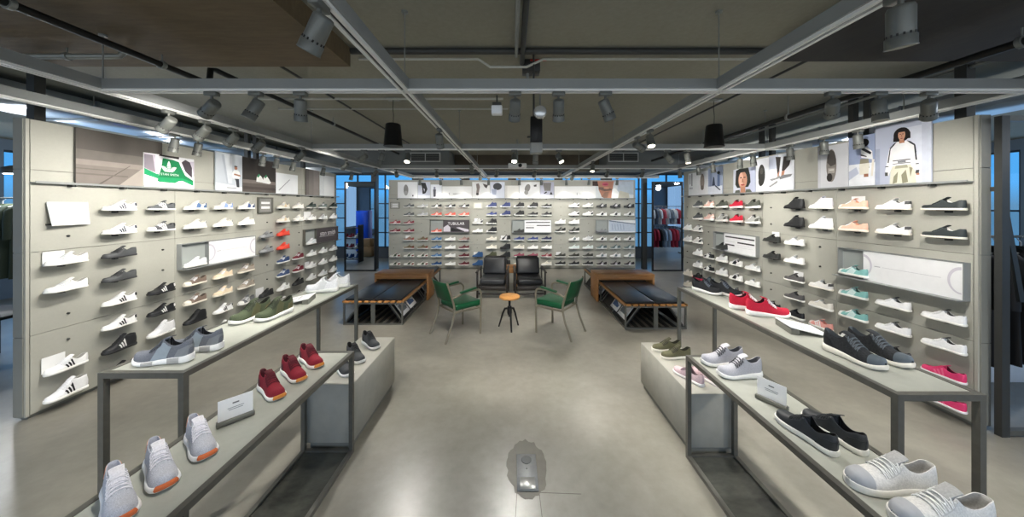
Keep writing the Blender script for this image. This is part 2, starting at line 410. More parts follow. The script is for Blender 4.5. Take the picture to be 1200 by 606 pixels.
def shoe_mesh(kind, part):
    key = (kind, part)
    if key in SM: return SM[key]
    K = KIND[kind]; mb = MB()
    if part in ('upper', 'lining'):
        rows = [[shoe_S(kind, t, s) for s in SS] for t in TS]
        nc = len(SS); v = [p for r_ in rows for p in r_]; f = []
        for i in range(len(TS)-1):
            tm = (TS[i]+TS[i+1])/2
            for j in range(nc-1):
                sm = abs((SS[j]+SS[j+1])/2)
                inn = sm < .44 and tm < K['top']+.01
                if inn == (part == 'lining'): f.append((i*nc+j, i*nc+j+1, (i+1)*nc+j+1, (i+1)*nc+j))
        used = sorted({i for q in f for i in q}); mp = {u: k for k, u in enumerate(used)}
        mb.add([v[u] for u in used], [tuple(mp[i] for i in q) for q in f], 0, True)
        if part == 'upper': mb.add(rows[0], [tuple(range(nc))]); mb.add(rows[-1], [tuple(range(nc))[::-1]])
    elif part == 'sole':
        n = 11; rings = []
        for t in TS:
            w = WID(t)+.0035; l = K['lift'](t); h = K['hs'](t)
            bulge = .004 if kind == 'runner' else .0015
            xs = (t-.5)*(SL+.008)+(0)
            prof = [(-w*.9, l), (-w, l+.003), (-w-bulge, l+h*.5), (-w, l+h-.002), (-w+.003, l+h), (0, l+h-.001), (w-.003, l+h), (w, l+h-.002), (w+bulge, l+h*.5), (w, l+.003), (w*.9, l)]
            rings.append([Vector((xs, y, z)) for y, z in prof])
        v = [p for r_ in rings for p in r_]; f = []
        for i in range(len(rings)-1):
            for k in range(n): f.append((i*n+k, i*n+(k+1) % n, (i+1)*n+(k+1) % n, (i+1)*n+k))
        mb.add(v, f, 0, True); mb.add(rings[0], [tuple(range(n))]); mb.add(rings[-1], [tuple(range(n))[::-1]])
    elif part == 'tongue':
        T1 = K['top']; rows = []; base = T1+.14; tip = T1-.085; zt = K['C'](T1-.06)+(.036 if kind != 'high' else .022)
        for i in range(9):
            q = i/8; t = base+(tip-base)*q
            zc = (K['V'](max(base, .4))+.001)*(1-q)**1+zt*q if t < T1+.03 else K['V'](t)+.0012
            if t < T1+.03:
                q2 = (T1+.03-t)/(T1+.03-tip); zc = (K['V'](T1+.03)+.0012)*(1-q2)+zt*q2
            hw = .019+.004*q
            rows.append([Vector(((t-.5)*SL, hw*u, zc+K['lift'](t)-.004*abs(u)**2.2)) for u in (-1, -.7, -.35, 0, .35, .7, 1)])
        mb.grid(rows); low = [[p-Vector((0, 0, .0045)) for p in r_] for r_ in rows]; mb.grid(low)
        ed = [(0, j) for j in range(7)]+[(i, 6) for i in range(1, 9)]+[(8, j) for j in range(5, -1, -1)]+[(i, 0) for i in range(7, 0, -1)]
        m = len(ed); mb.add([rows[i][j] for i, j in ed]+[low[i][j] for i, j in ed], [(k, (k+1) % m, m+(k+1) % m, m+k) for k in range(m)], 0, True)
    elif part == 'laces':
        T1 = K['top']; nl = 5
        for i in range(nl):
            t = T1+.035+.042*i; ds = .012
            for q in (-1, 1):
                mb.tube([shoe_N(kind, t+ds*s/.4*q, s, .0038 if abs(s) < .45 else .0015) for s in (-.5, -.4, -.25, -.1, 0, .1, .25, .4, .5)], .0024, 6)
        c = shoe_N(kind, T1+.03, 0, .006)
        for q in (-1, 1):
            mb.tube([c+Vector((0, 0, 0)), c+Vector((.004, .012*q, .008)), c+Vector((.010, .024*q, .004)), c+Vector((.014, .020*q, -.003)), c+Vector((.006, .006*q, .001))], .0021, 6)
            mb.tube([c, c+Vector((.014, .012*q, .002)), c+Vector((.030, .026*q, -.008))], .0019, 6)
    elif part.startswith('stripe'):
        q = 1 if part[6] == 'L' else -1; t0 = .375+.078*int(part[7])
        patch(mb, kind, lambda v: (t0+.062*(1-v), t0+.042+.062*(1-v)), (.58*q, .97*q), .0022, n=6, nt=2)
    elif part.startswith('eyestay'):
        q = 1 if part[-1] == 'L' else -1; T1 = K['top']
        patch(mb, kind, lambda v: (T1-.03+.02*v, T1+.235-.05*v), (.20*q, .56*q), .0014, n=5, nt=9)
    elif part.startswith('heel_tab'):
        q = 1 if part[-1] == 'L' else -1; patch(mb, kind, lambda v: (0.0, .085), (.52*q, .74*q), .0022, n=4, nt=5)
    elif part == 'toe_cap':
        patch(mb, kind, lambda v: (.83-.03*math.sin(PI*v), .995), (-.98, .98), .0020, n=16, nt=7)
    elif part.startswith('side_panel'):
        q = 1 if part[-1] == 'L' else -1; patch(mb, kind, lambda v: (.30+.072*v, .62-.10*(1-v)), (.55*q, .98*q), .0022, n=7, nt=8)
    elif part.startswith('heel_counter'):
        q = 1 if part[-1] == 'L' else -1; patch(mb, kind, lambda v: (0.0, .17+.07*v), (.68*q, .99*q), .0022, n=5, nt=7)
    elif part == 'toe_bumper':
        tt = [.945, .958, .97, .98, .99, .996, 1]; rows = []
        for q, seq in ((-1, tt), (1, tt[::-1])):
            for t in seq:
                w = WID(t)+.0035; l = K['lift'](t); h = K['hs'](t); x = (t-.5)*(SL+.008)+.0028*sstep(.93, 1, t); o_ = .0014
                bul = .004 if kind == 'runner' else .0015
                rows.append([Vector((x-.001, q*(w+o_), l+.003)), Vector((x, q*(w+bul+o_), l+h*.5)), Vector((x-.001, q*(w+o_), l+h-.002)), Vector((x-.004, q*(w-.003), l+h+.0012))])
        mb.grid(rows)
    elif part.startswith('sole_plug'):
        q = 1 if part[9] == 'L' else -1; a, b_ = ((.14, .34), (.56, .74))[int(part[10])]; rows = []
        for i in range(7):
            t = a+(b_-a)*i/6; w = WID(t)+.0088; l = K['lift'](t); h = K['hs'](t)
            rows.append([Vector(((t-.5)*(SL+.008), q*(w-.001), l+h*.12)), Vector(((t-.5)*(SL+.008), q*w, l+h*.5)), Vector(((t-.5)*(SL+.008), q*(w-.0015), l+h*.93)), Vector(((t-.5)*(SL+.008), q*(w-.006), l+h*.93))])
        mb.grid(rows)
    SM[key] = mb.mesh('shoe_'+part); return SM[key]
FAB = lambda h: mat(h, .75, 0, .12, 180, .15)
LEA = lambda h: mat(h, .5, 0, .04, 60)
KNIT = lambda h: mat(h, .85, 0, .22, 320, .35)
def shoe(loc, rz, kind, up, sole='#f2f1ea', lin=None, tong=None, lace=None, stripe=None, heel=None, cap=None, side=None, counter=None, bumper=None, plug=None,
         label='', group=None, cat='shoe', tilt=None, fab=LEA, name=None, simple=False, scale=1):
    nm = name or {'low': 'low_sneaker', 'slim': 'low_sneaker', 'high': 'high_top_sneaker', 'runner': 'running_shoe'}[kind]
    t = thing(nm, loc, rz, label, cat, group)
    if scale != 1: t.scale = (scale,)*3
    lin = lin or up; tong = tong or up; lace = lace or '#ececec'
    obj('sole', shoe_mesh(kind, 'sole'), [LEA(sole)], t)
    obj('upper', shoe_mesh(kind, 'upper'), [fab(up)], t)
    obj('lining', shoe_mesh(kind, 'lining'), [FAB(lin)], t)
    if tong != 'no': obj('tongue', shoe_mesh(kind, 'tongue'), [FAB(tong)], t)
    if not simple and lace != 'no': obj('laces', shoe_mesh(kind, 'laces'), [FAB(lace)], t)
    if not simple and lace != 'no':
        cc = srgb(up); k2 = .78 if sum(cc) > .12 else 1.6
        hx_ = '#'+''.join('%02x' % max(0, min(255, round(255*((x*k2)**(1/2.2))))) for x in cc)
        for k_ in ('eyestayL', 'eyestayR'): obj('eyestay', shoe_mesh(kind, k_), [LEA(hx_)], t)
    for nm_, keys, c in (('stripe', ['stripeL0', 'stripeL1', 'stripeL2', 'stripeR0', 'stripeR1', 'stripeR2'], stripe), ('heel_tab', ['heel_tabL', 'heel_tabR'], heel), ('toe_cap', ['toe_cap'], cap),
                         ('side_panel', ['side_panelL', 'side_panelR'], side), ('heel_counter', ['heel_counterL', 'heel_counterR'], counter), ('toe_bumper', ['toe_bumper'], bumper),
                         ('sole_plug', ['sole_plugL0', 'sole_plugL1', 'sole_plugR0', 'sole_plugR1'], plug)):
        if c:
            for k_ in keys: obj(nm_, shoe_mesh(kind, k_), [LEA(c)], t)
    return t
# ---- what stands where on the shoe walls -------------------------------------------------
WH = '#eeeeea'; OFF = '#e4e0d2'; BK = '#17181a'; DK = '#2b2c2e'; GR = '#77797b'; LG = '#b9bab8'
DARKER = '#a9a8a2'
S = {  # look: (kind, upper, keyword options, words)
 'w': ('slim', WH, {}, 'plain white leather low sneaker'),
 'cw': ('low', '#e9e5da', {}, 'cream white low sneaker'),
 'wh': ('high', '#f1f1f1', {}, 'plain white high-top'),
 'wn': ('slim', WH, dict(stripe='#23293c', heel='#23293c'), 'white low sneaker with navy stripes'),
 'gw': ('slim', '#55585a', dict(stripe='#e8e8e4', lin='#303234', heel='#404244'), 'dark grey suede sneaker with white stripes'),
 'bkw': ('slim', '#4a4b4c', dict(stripe='#e8e8e4', cap='#e6e4dc', lin='#202122', heel='#202122'), 'grey-black sneaker with white stripes and toe'),
 'wb': ('slim', '#f1f1ef', dict(stripe='#1b1c1e', heel='#1b1c1e'), 'white low sneaker with black stripes'),
 'wb2': ('low', '#f1f1ef', dict(stripe='#1b1c1e', cap='#f6f6f2'), 'white shell-toe sneaker with black stripes'),
 'bw': ('slim', '#202123', dict(sole='#2a2b2c', stripe='#efefec', heel='#ecece8', lace='#2a2a2a'), 'black low sneaker with white stripes'),
 'dl': ('slim', '#4b4d4e', dict(sole='#3c3d3e', lace='#3a3b3c'), 'dark grey leather low sneaker'),
 'bwm': ('high', '#28292b', dict(sole='#2f3031', stripe='#e8e8e4', lace='#2a2a2a'), 'black mid-top with white stripes'),
 'wbh': ('high', '#f1f1f1', dict(stripe='#1b1c1e'), 'white mid-top with black stripes'),
 'whb': ('low', OFF, dict(counter='#4f6a92', side='#5d7aa5', heel='#39507a'), 'white and denim blue low sneaker'),
 'whl': ('low', OFF, dict(counter='#8ba3d6', side='#8ba3d6', heel='#5f7cc0'), 'white and pale blue low sneaker'),
 'whn': ('low', OFF, dict(counter='#33456f', side='#3f5382', heel='#2b3a62'), 'white and navy low sneaker'),
 'whg': ('low', '#e6e3d8', dict(heel='#8c8d8a', lin='#c8c5ba'), 'off-white low sneaker with grey heel'),
 'br': ('low', '#7d6c60', dict(cap='#ece5d5', sole='#ece5d5', lin='#554a42'), 'brown suede sneaker with cream toe'),
 'bkh': ('high', '#222324', dict(sole='#222324', lace='#222324'), 'black leather high-top'),
 'be': ('low', '#e7d4b6', dict(sole='#efe6d2'), 'beige low sneaker'),
 'tan': ('low', '#a4998a', dict(sole='#e9e3d4'), 'tan suede low sneaker'),
 'gk': ('low', '#6b6d6e', dict(cap='#e9e7e0', stripe='#dddcd6'), 'grey sneaker with white toe'),
 'gr': ('slim', '#8d8f90', dict(sole='#6d6e6f', lin='#3a3b3c', lace='#777879'), 'all grey low sneaker'),
 'crm': ('low', '#efe9da', dict(side='#e4cfae', heel='#d9c09a'), 'cream sneaker with sand side panel'),
 'co': ('low', '#e8503e', dict(sole='#d9432f', lace='#e8503e'), 'bright coral red sneaker'),
 'nv': ('low', '#3c4f76', dict(), 'navy blue low sneaker with white sole'),
 'dr': ('low', '#6f1f2c', dict(), 'burgundy low sneaker with white sole'),
 'bk': ('low', '#2a2b2b', dict(sole='#303131', lace='#2a2b2b'), 'all black low sneaker'),
 'dg': ('low', '#48544f', dict(sole='#c9c9c2', lace='#39433f'), 'dark green low sneaker'),
 'gg': ('low', '#77827e', dict(), 'sage grey low sneaker'),
 'bg': ('low', '#27302e', dict(sole='#c9c9c2', lace='#27302e'), 'black green low sneaker'),
 'wg': ('slim', '#e6e7e6', dict(heel='#b7bab8'), 'white sneaker with pale grey heel'),
 'bkc': ('slim', '#33393a', dict(sole='#ece7d8', lin='#e8e6e0', lace='#33393a'), 'dark green-black canvas sneaker with cream sole'),
 'wd': ('slim', '#eceae6', dict(lin='#4a4a4a', heel='#4a4a4a', sole='#f4efe2'), 'white low sneaker with dark lining'),
 'wk': ('slim', '#f4f4f4', dict(lin='#3a3a3c', tong='#4b4b4b'), 'bright white low sneaker with dark tongue'),
 'pk': ('slim', '#df3f72', dict(sole='#f6f0f2', lin='#571a2f', stripe='#e9688f', lace='#df3f72'), 'hot pink low sneaker with white sole'),
 'pch': ('low', '#e6b9a2', dict(sole='#f2e2d2', lin='#d69b80', cap='#efe0d4'), 'peach pink low sneaker'),
 'mint': ('low', '#86bdb8', dict(cap='#eef2f0', side='#cfe3e0', lin='#2c4543'), 'mint green sneaker with white toe'),
 'zeb': ('low', '#e5e4e0', dict(side='#1d1e1f', cap='#2a2b2b', lin='#1b1b1b', counter='#1d1e1f'), 'black and white patterned sneaker'),
 'lih': ('high', '#e1dfe6', dict(lin='#c9c7cf'), 'pale lilac high-top'),
 'whc': ('high', '#f0f0f2', dict(lin='#bfc0c6'), 'white padded high-top'),
 'boot': ('high', '#242526', dict(sole='#1c1c1d', lin='#181819', lace='#242526'), 'black leather boot-like high-top'),
 'dgl': ('slim', '#5a5858', dict(lin='#2b2b2b', lace='#4b4a4a'), 'dark grey low sneaker with white sole'),
 'bky': ('low', '#26272a', dict(cap='#e0b52c', lin='#151515', lace='#26272a'), 'black sneaker with yellow toe'),
 'adp': ('low', '#eba79d', dict(stripe='#f5efec', cap='#f3ded9', lin='#c97f76'), 'salmon pink sneaker with white stripes'),
 'bks': ('slim', '#303230', dict(sole='#3a3b39', lin='#191a1a', lace='#303230'), 'charcoal low sneaker with dark sole'),
 'olr': ('runner', '#4d5048', dict(lin='#1f201e', lace='#2a2b28'), 'olive black running shoe with white sole'),
 'grr': ('runner', '#a3a49f', dict(lin='#2a2b2b', tong='#2a2b2b', counter='#55564f'), 'grey running shoe with black tongue'),
 'rdr': ('runner', '#c8243c', dict(lin='#241012', tong='#241012', sole='#f3e6e2', lace='#c8243c'), 'red running shoe with black tongue'),
 'wbr': ('low', '#ecebe8', dict(side='#26272a', lin='#1d1d1e'), 'white sneaker with black side wave'),
 'wkr': ('runner', '#e8e8e6', dict(lin='#6a6a68', lace='#dcdcda'), 'white running shoe with thick sole'),
 'bkr': ('runner', '#3a3c3a', dict(lin='#202120', lace='#3a3c3a', side='#6b6c66'), 'black and grey running shoe'),
 'pbr': ('runner', '#d9b4a6', dict(lin='#1f1f20', tong='#1f1f20', counter='#e8ddd6'), 'peach running shoe with black tongue'),
 'bwr': ('low', '#242527', dict(side='#efefec', lin='#202022', cap='#d9d8d4'), 'black running shoe with white panel'),
 'tl': ('runner', '#5d6c72', dict(lin='#2b3236', lace='#46545a'), 'slate grey running shoe'),
 'brd': ('low', '#2a2526', dict(counter='#a02634', lin='#5c1b25'), 'black sneaker with red heel'),
 'bkp': ('runner', '#232324', dict(sole='#c13653', lin='#151515', lace='#232324'), 'black running shoe with red sole'),
 'dgr': ('runner', '#5c5f60', dict(lin='#343637', lace='#4c4f50'), 'dark grey running shoe with white sole'),
 'cr': ('runner', '#e3dccd', dict(sole='#e9e3d6', lin='#b9b09f'), 'cream running shoe'),
 'wkg': ('runner', '#cfcfcb', dict(lin='#26272a', tong='#26272a', counter='#3a3b3d'), 'white running shoe with black tongue and heel'),
}
S.update({
 'ga': ('slim', '#4e5152', dict(lin='#37393a', side='#8a8d8e'), 'grey sneaker with lighter side'),
 'lga': ('slim', '#a5a8a8', dict(lin='#7d8080', side='#c4c6c6'), 'pale grey low sneaker'),
 'bxw': ('slim', '#242526', dict(side='#e6e6e2', lin='#202020'), 'black low sneaker with white side'),
 'cor': ('slim', '#e0604e', dict(side='#efc0b6', lin='#c04433'), 'coral red low sneaker with pale side'),
 'mar': ('slim', '#7c2c36', dict(side='#c79a9a', lin='#4c1b22'), 'maroon low sneaker with pale side'),
 'rdm': ('slim', '#a8404a', dict(side='#e0c4c2', lin='#6b2129'), 'faded red low sneaker with pale side'),
 'olv': ('slim', '#6c5f45', dict(counter='#8b2f2c', lin='#7b2b2a'), 'olive sneaker with red heel'),
 'brr': ('slim', '#8f6f5e', dict(counter='#9b332f', lin='#7b2b2a'), 'brown sneaker with red heel'),
 'grd': ('slim', '#e3e0d4', dict(side='#47533d', counter='#7d2a2a', lin='#5d1f20'), 'white green and red sneaker'),
 'blu': ('slim', '#3f6ea0', dict(side='#7fa0c4', lin='#2c5484'), 'sky blue low sneaker'),
 'bld': ('slim', '#264a78', dict(lin='#1f3c64'), 'deep blue low sneaker'),
 'mau': ('slim', '#a08078', dict(lin='#5e4a46', counter='#5e4a46'), 'mauve brown low sneaker'),
 'mrd': ('slim', '#5b1f28', dict(lin='#3f151c'), 'dark maroon low sneaker'),
 'nvh': ('high', '#323e70', dict(lin='#28325c', cap='#cfd2dc', lace='#323e70'), 'navy mid-top with pale toe'),
 'nvl': ('low', '#34437c', dict(lin='#28325c', lace='#34437c'), 'ink blue low sneaker'),
 'nvk': ('low', '#262f52', dict(lin='#20284a', lace='#262f52'), 'very dark navy low sneaker'),
 'bkm': ('high', '#1b1c1d', dict(lin='#151515', cap='#dddddb', lace='#1b1c1d'), 'black mid-top with white toe'),
 'bkl': ('low', '#202122', dict(lin='#151515', lace='#202122'), 'black low sneaker with white sole'),
 'wbc': ('runner', '#e6e6e4', dict(lin='#1b1b1c', tong='#1b1b1c', counter='#222223'), 'white running shoe with black collar'),
 'wgc': ('runner', '#dcdcda', dict(lin='#77797a', tong='#77797a', counter='#8a8b8c'), 'white running shoe with grey collar'),
 'bsw': ('low', '#383a3c', dict(side='#c9cac8', lin='#202122', lace='#4b4d4e', sole='#3c3d3e'), 'dark sneaker with pale side swirl'),
 'wbt': ('slim', '#eaeae7', dict(side='#28292b', lin='#202122', heel='#c9c9c6'), 'white sneaker with black tongue'),
 'mnt': ('slim', '#dfe8e4', dict(lin='#c2d2cc'), 'pale mint white low sneaker'),
 'blw': ('slim', '#5d6f70', dict(side='#c8d2d2', lin='#2c3838'), 'teal grey and white sneaker'),
 'wgs': ('slim', '#e9e9e7', dict(side='#6f7f80', lin='#c8c8c6'), 'white sneaker with grey side mark'),
 'dkp': ('slim', '#2a2328', dict(side='#b9b4b8', lin='#1b161a'), 'purple black sneaker with white side'),
 'dol': ('slim', '#3c3c35', dict(lin='#2a2a26'), 'dark olive low sneaker'),
 'kha': ('high', '#4f523c', dict(sole='#3f4230', lin='#34372a', lace='#4f523c'), 'olive mid-top with olive sole'),
 'bbb': ('high', '#1f2122', dict(sole='#191a1b', lin='#141515', lace='#1f2122'), 'all black mid-top'),
 'bwh': ('high', '#1d1e1f', dict(cap='#d8d8d6', lin='#141515', side='#cfcfcd'), 'black and white mid-top'),
 'bll': ('high', '#28507f', dict(sole='#254a76', lin='#1b3a60', lace='#28507f'), 'deep blue mid-top with blue sole'),
 'ivo': ('low', '#e6e1d2', dict(lin='#c9c2ae'), 'ivory low sneaker'),
 'mpk': ('low', '#93495a', dict(lin='#5e2430', lace='#93495a'), 'plum red low sneaker'),
})
SPOTS = {'left': {}, 'right': {}, 'back': {}}
def fill(side, col, txt):
    for r, k in enumerate(txt.split()):
        SPOTS[side][(col, r)] = k
# rows top to bottom; '.' nothing, 'o' bare peg
L = ['. o w w o o wb2 wbh', 'wn wn dl dl wb wb bwm bw', 'gw bkw o o bw bw wh .', 'whb whg . . br br bkh .', 'whl whg . . be be wb w', 'whn whg . . tan tan gk .',
     '. o gr gr o o bk .', 'crm crm co co nv nv w w', 'cw cw o o dr dr bk bk', 'dg w . . w w w .', 'gg wg . . w w wg .', 'bg wg . . wg w w .']
for c, s in enumerate(L): fill('left', c, s)
Rr = ['bkc bkc . . wk wk pk pk', 'wd wd . . wk wk dgl .', 'pch pch . mint mint mint zeb .', 'lih whc o o wd cw adp .', 'boot boot w w dgl dgl bky .', 'o o bks bks o o bwr .',
      'olr grr . . wg w . .', 'rdr rdr . . wbr wbr brd .', 'olr grr . bks wkr wkr . .', 'pbr pbr o o bwr bwr tl .', 'dgr dgr wkg wkg wkr wkr bkp bkr', 'o o wkr wkr o o cr cr']
for c, s in enumerate(Rr): fill('right', c, s)
Bk = ['. o rdm mar o o grd grd', 'ga ga mar mar brr olv grd grd', 'lga lga o o olv olv grd grd', 'bxw cor . cor blu blu blu bld', 'bxw cor . . w w w w', 'bxw cor . . mau mrd mrd mrd',
      '. o wkg w o o bll bll', 'nvh nvl bkm bkm ivo ivo kha .', 'nvh nvh o o bwh bbb bbb bbb', 'bkm bkm . bks nvl ivo mpk ivo', 'bkm bkl . . nvl w mpk .', 'bkl bkl . . nvk w mar ivo',
      'o o wkr bkr o o dol bkl', 'wbc wbc wkr bkr wgs mnt dol bkl', 'wgc wbc o o wgc mnt dol bkl', 'bsw wbt . gr wbt blw wgs dkp', 'bsw wbt . . wbt blw wgs dkp', 'bsw wbt . . wbt blw wgs dkp']
for c, s in enumerate(Bk): fill('back', c, s)
COLU = {'left': lambda c: 2.745+.3715*c, 'right': lambda c: 2.612+.3445*c, 'back': lambda c: -3.2+.3765*c}
ROWZ = {'left': lambda r: 1.700-.2285*r, 'right': lambda r: 1.712-.2290*r, 'back': lambda r: 1.700-.2255*r}
NBR = [0]
for side, W in (('left', WL), ('right', WR), ('back', WB)):
    ws = WALLS[side]; stuff = MB()
    for (c, r), k in sorted(SPOTS[side].items()):
        if k == '.': continue
        u = COLU[side](c); z = ROWZ[side](r)
        pu = u*1.015 if side != 'back' else u*1.008
        if k == 'o':
            m = MB(); o0 = W.p(u*1.02, 0, z+.01); nrm = (W.p(0, 1, 0)-W.p(0, 0, 0))
            m.tube([o0, o0+nrm*.012], .0095, 8); m.tube([o0+nrm*.012, o0+nrm*.018], [.0095, .004], 8); m.build('mounting_peg', M['beamdark'], ws); continue
        kd, up, kw, words = S[k]
        niche = (side == 'left' and c in (3, 4, 5, 9, 10, 11) and r in (2, 3)) or (side == 'right' and c in (0, 1, 2, 6, 7, 8) and r in (2, 3)) or (side == 'back' and c in (3, 4, 5, 9, 10, 11, 15, 16, 17) and r in (2, 3))
        d = .068
        if not niche:
            # bracket under the shoe: little plate with a stem into the wall
            m = stuff if side == 'back' and NBR[0] >= 100 else MB()
            W.box(m, u-.03, u+.03, 0, .085, z-.005, z-.0005); W.box(m, u-.012, u+.012, 0, .04, z-.022, z-.005)
            if side == 'back': NBR[0] += 1
            if m is not stuff: m.build('shoe_bracket', M['beamdark'], ws)
            if side == 'left': where = f"left wall, {ORD[c]} column from near, {ORD[r]} row"
            elif side == 'right': where = f"right wall, {ORD[c]} column from near, {ORD[r]} row"
            else: where = f"far wall, {ORD[c]} column from left, {ORD[r]} row"
        else:
            z = ROWZ[side](3)-.005
            where = 'in the ' + {('left', 3): 'nearer display box, left wall', ('right', 2): 'nearer display box, right wall', ('right', 8): 'farther display box, right wall',
                     ('back', 3): 'left display box, far wall', ('back', 9): 'middle display box, far wall', ('back', 15): 'right display box, far wall'}[(side, c)]
        kw = dict(kw)
        if 'lin' not in kw and up[1] in 'ef': kw['lin'] = '#a3a29b'
        shoe(W.p(u, d, z), W.toe(), kd, up, label=f"{words}, {where}", group=f"shoes on the {side if side != 'back' else 'far'} wall", simple=side == 'back', scale=1.0 if side == 'back' else .91, fab=LEA if kd != 'runner' else KNIT, **kw)
    if stuff.v: o = stuff.build('shoe_bracket', M['beamdark'], ws); o['kind'] = 'stuff'
# the two white shoes in the left wall's boxes
for c, wd in ((3, 'nearer'), (9, 'farther')):
    u = COLU['left'](c)
    shoe(WL.p(u, .07, ROWZ['left'](3)-.005), WL.toe(), 'low', '#eceeee', label=f"pale white low sneaker in the {wd} display box, left wall", group='shoes on the left wall', side='#dfe5e4', scale=.91)
# ---------------------------------------------------------------- display boxes in the walls
def wfn(W, u0, u1, z0, z1):
    """unit square on a wall (x right, y up as seen from the aisle) -> point at distance d"""
    def f(x, y, d): return W.p(u0+(u1-u0)*x, d, z0+(z1-z0)*y)
    return f
def display_box(W, u0, u1, z0, z1, split, label, gcol, art, group='display boxes in the shoe walls'):
    """u0 is the viewer's left end, split = share of the width left open for the shoe"""
    f = wfn(W, u0, u1, z0, z1); D = .055
    def bx(m, x0, x1, y0, y1, d0, d1, mi=0):
        a = f(x0, y0, d0); b = f(x1, y1, d1)
        m.box(min(a.x, b.x), max(a.x, b.x), min(a.y, b.y), max(a.y, b.y), min(a.z, b.z), max(a.z, b.z), mi)
    t = thing('display_box', W.p((u0+u1)/2, 0, z0), 0, label, 'display box', group)
    def put(m, nm, mt):
        o = m.build(nm, mt, t); o.matrix_parent_inverse = t.matrix_basis.inverted(); return o
    tx = .008/abs(u1-u0); tz = .008/(z1-z0)
    m = MB(); bx(m, 0, 1, 0, tz, 0, .118); bx(m, 0, 1, 1-tz, 1, 0, D); bx(m, 0, tx, tz, 1-tz, 0, D); bx(m, 1-tx, 1, tz, 1-tz, 0, D); bx(m, split, split+tx, tz, 1-tz, 0, D-.002)
    put(m, 'frame', M['rim'] if gcol == 'dark' else M['beam'])
    m = MB(); bx(m, tx, split, tz, 1-tz, .001, .006); put(m, 'back_panel', mat('#a5aaa6', .5, 0, .03, 6))
    m = MB(); bx(m, split+tx, 1-tx, tz, 1-tz, D-.014, D-.004); put(m, 'graphic_panel', mat('#4d474a', .5, 0, .08, 2) if gcol == 'dark' else M['white'])
    art(f, t, put, bx, split, D); return t
def art_circles(f, t, put, bx, sp, D):
    m = MB()
    for cx, a0, a1 in ((sp+.005, -90, 90), (.985, 90, 270)):
        rx = .085; P = [(cx+rx*math.cos(R(a))*(1), .52+.36*math.sin(R(a))) for a in range(a0, a1+1, 12)]
        Q = [(cx+rx*.8*math.cos(R(a)), .50+.30*math.sin(R(a))) for a in range(a0, a1+1, 12)]
        v = [f(x, y, D-.002) for x, y in P]+[f(x, y, D-.002) for x, y in Q]; n = len(P)
        m.add(v, [(i, i+1, n+i+1, n+i) for i in range(n-1)])
    put(m, 'printed_circles', mat('#cfcbd3', .5, 0, .02, 4))
    m = MB(); bx(m, sp+.11, sp+.16, .515, .535, D-.004, D-.002); bx(m, sp+.18, .86, .52, .526, D-.004, D-.0025); put(m, 'printed_line', mat('#a9a6ad', .5, 0, .02, 4))
def art_bars(f, t, put, bx, sp, D):
    m = MB(); w = 1-sp
    for x0, x1, y in ((.06, .95, .80), (.46, .95, .56), (.06, .36, .38)): bx(m, sp+w*x0, sp+w*x1, y-.035, y+.035, D-.004, D-.0022)
    put(m, 'printed_bars', mat('#3b3638', .5, 0, .05, 4))
    m = MB()
    for i, (x0, x1) in enumerate(((.06, .38), (.46, .8), (.46, .9))): bx(m, sp+w*x0, sp+w*x1, (.55, .42, .32)[i], (.57, .43, .33)[i], D-.004, D-.0024)
    put(m, 'printed_fine_lines', mat('#c6c3c6', .5, 0, .02, 4))
def art_text(body, size, shoeart):
    def g(f, t, put, bx, sp, D):
        a = f(0, 0, 0); b = f(1, 0, 0); w = (b-a).length; h = (f(0, 1, 0)-a).length
        o = text_mesh(body, size, lambda x, y: f(sp+(1-sp)*.5+x/w, (.70 if shoeart else .62)+y/h, D-.0022), mat('#f4f2f4', .5, 0, .02, 4), t)
        o.matrix_parent_inverse = t.matrix_basis.inverted()
        m = MB()
        if shoeart:
            P = [(.30, .1), (.30, .34), (.38, .36), (.5, .28), (.66, .22), (.80, .12), (.80, .08)]
            m.prism([(sp+(1-sp)*x, y) for x, y in P], f, D-.004, D-.002); put(m, 'printed_shoe', mat('#1d1b1d', .5, 0, .05, 9))
            m = MB(); m.prism([(sp+(1-sp)*x, y) for x, y in [(.02, .08), (.28, .08), (.28, .4), (.18, .62), (.02, .4)]], f, D-.004, D-.0025)
            m.prism([(sp+(1-sp)*x, y) for x, y in [(.82, .08), (.98, .08), (.98, .25), (.62, .42), (.5, .40)]], f, D-.004, D-.0025); put(m, 'printed_light_area', mat('#cfcad2', .5, 0, .03, 4))
        else:
            bx(m, sp+(1-sp)*.12, sp+(1-sp)*.8, .40, .43, D-.004, D-.0022); put(m, 'printed_line', mat('#c7c2c5', .5, 0, .02, 4))
    return g
def art_pale(f, t, put, bx, sp, D):
    m = MB(); m.prism([(sp+.02, .08), (.99, .08), (.99, .62), (.7, .74), (sp+.02, .9)], f, D-.004, D-.003); put(m, 'printed_pale_shoe', mat('#c3ccd9', .5, 0, .06, 20))
    m = MB(); m.prism([(sp+.02, .90), (sp+.02, .97), (.99, .70), (.99, .63)], f, D-.004, D-.0022); put(m, 'printed_dark_edge', mat('#5d6b80', .5, 0, .04, 20))
    m = MB()
    for i in range(5): m.prism([(sp+.10+.07*i, .2), (sp+.13+.07*i, .2), (sp+.11+.07*i, .66), (sp+.08+.07*i, .68)], f, D-.003, D-.0018)
    put(m, 'printed_ribs', mat('#aab6c8', .5, 0, .04, 20))
NZ0, NZ1 = .99, 1.295
display_box(WL, 3.71, 4.79, NZ0, NZ1, .31, 'wide white display box printed with circles, nearer one on left wall', 'white', art_circles)
display_box(WL, 5.94, 7.06, NZ0, NZ1, .31, 'display box with dark stan smith text panel, farther one on left wall', 'dark', art_text('stan smith', .135, False))
display_box(WR, 3.47, 2.50, NZ0, NZ1, .25, 'wide white display box printed with circles, nearer one on right wall', 'white', art_circles)
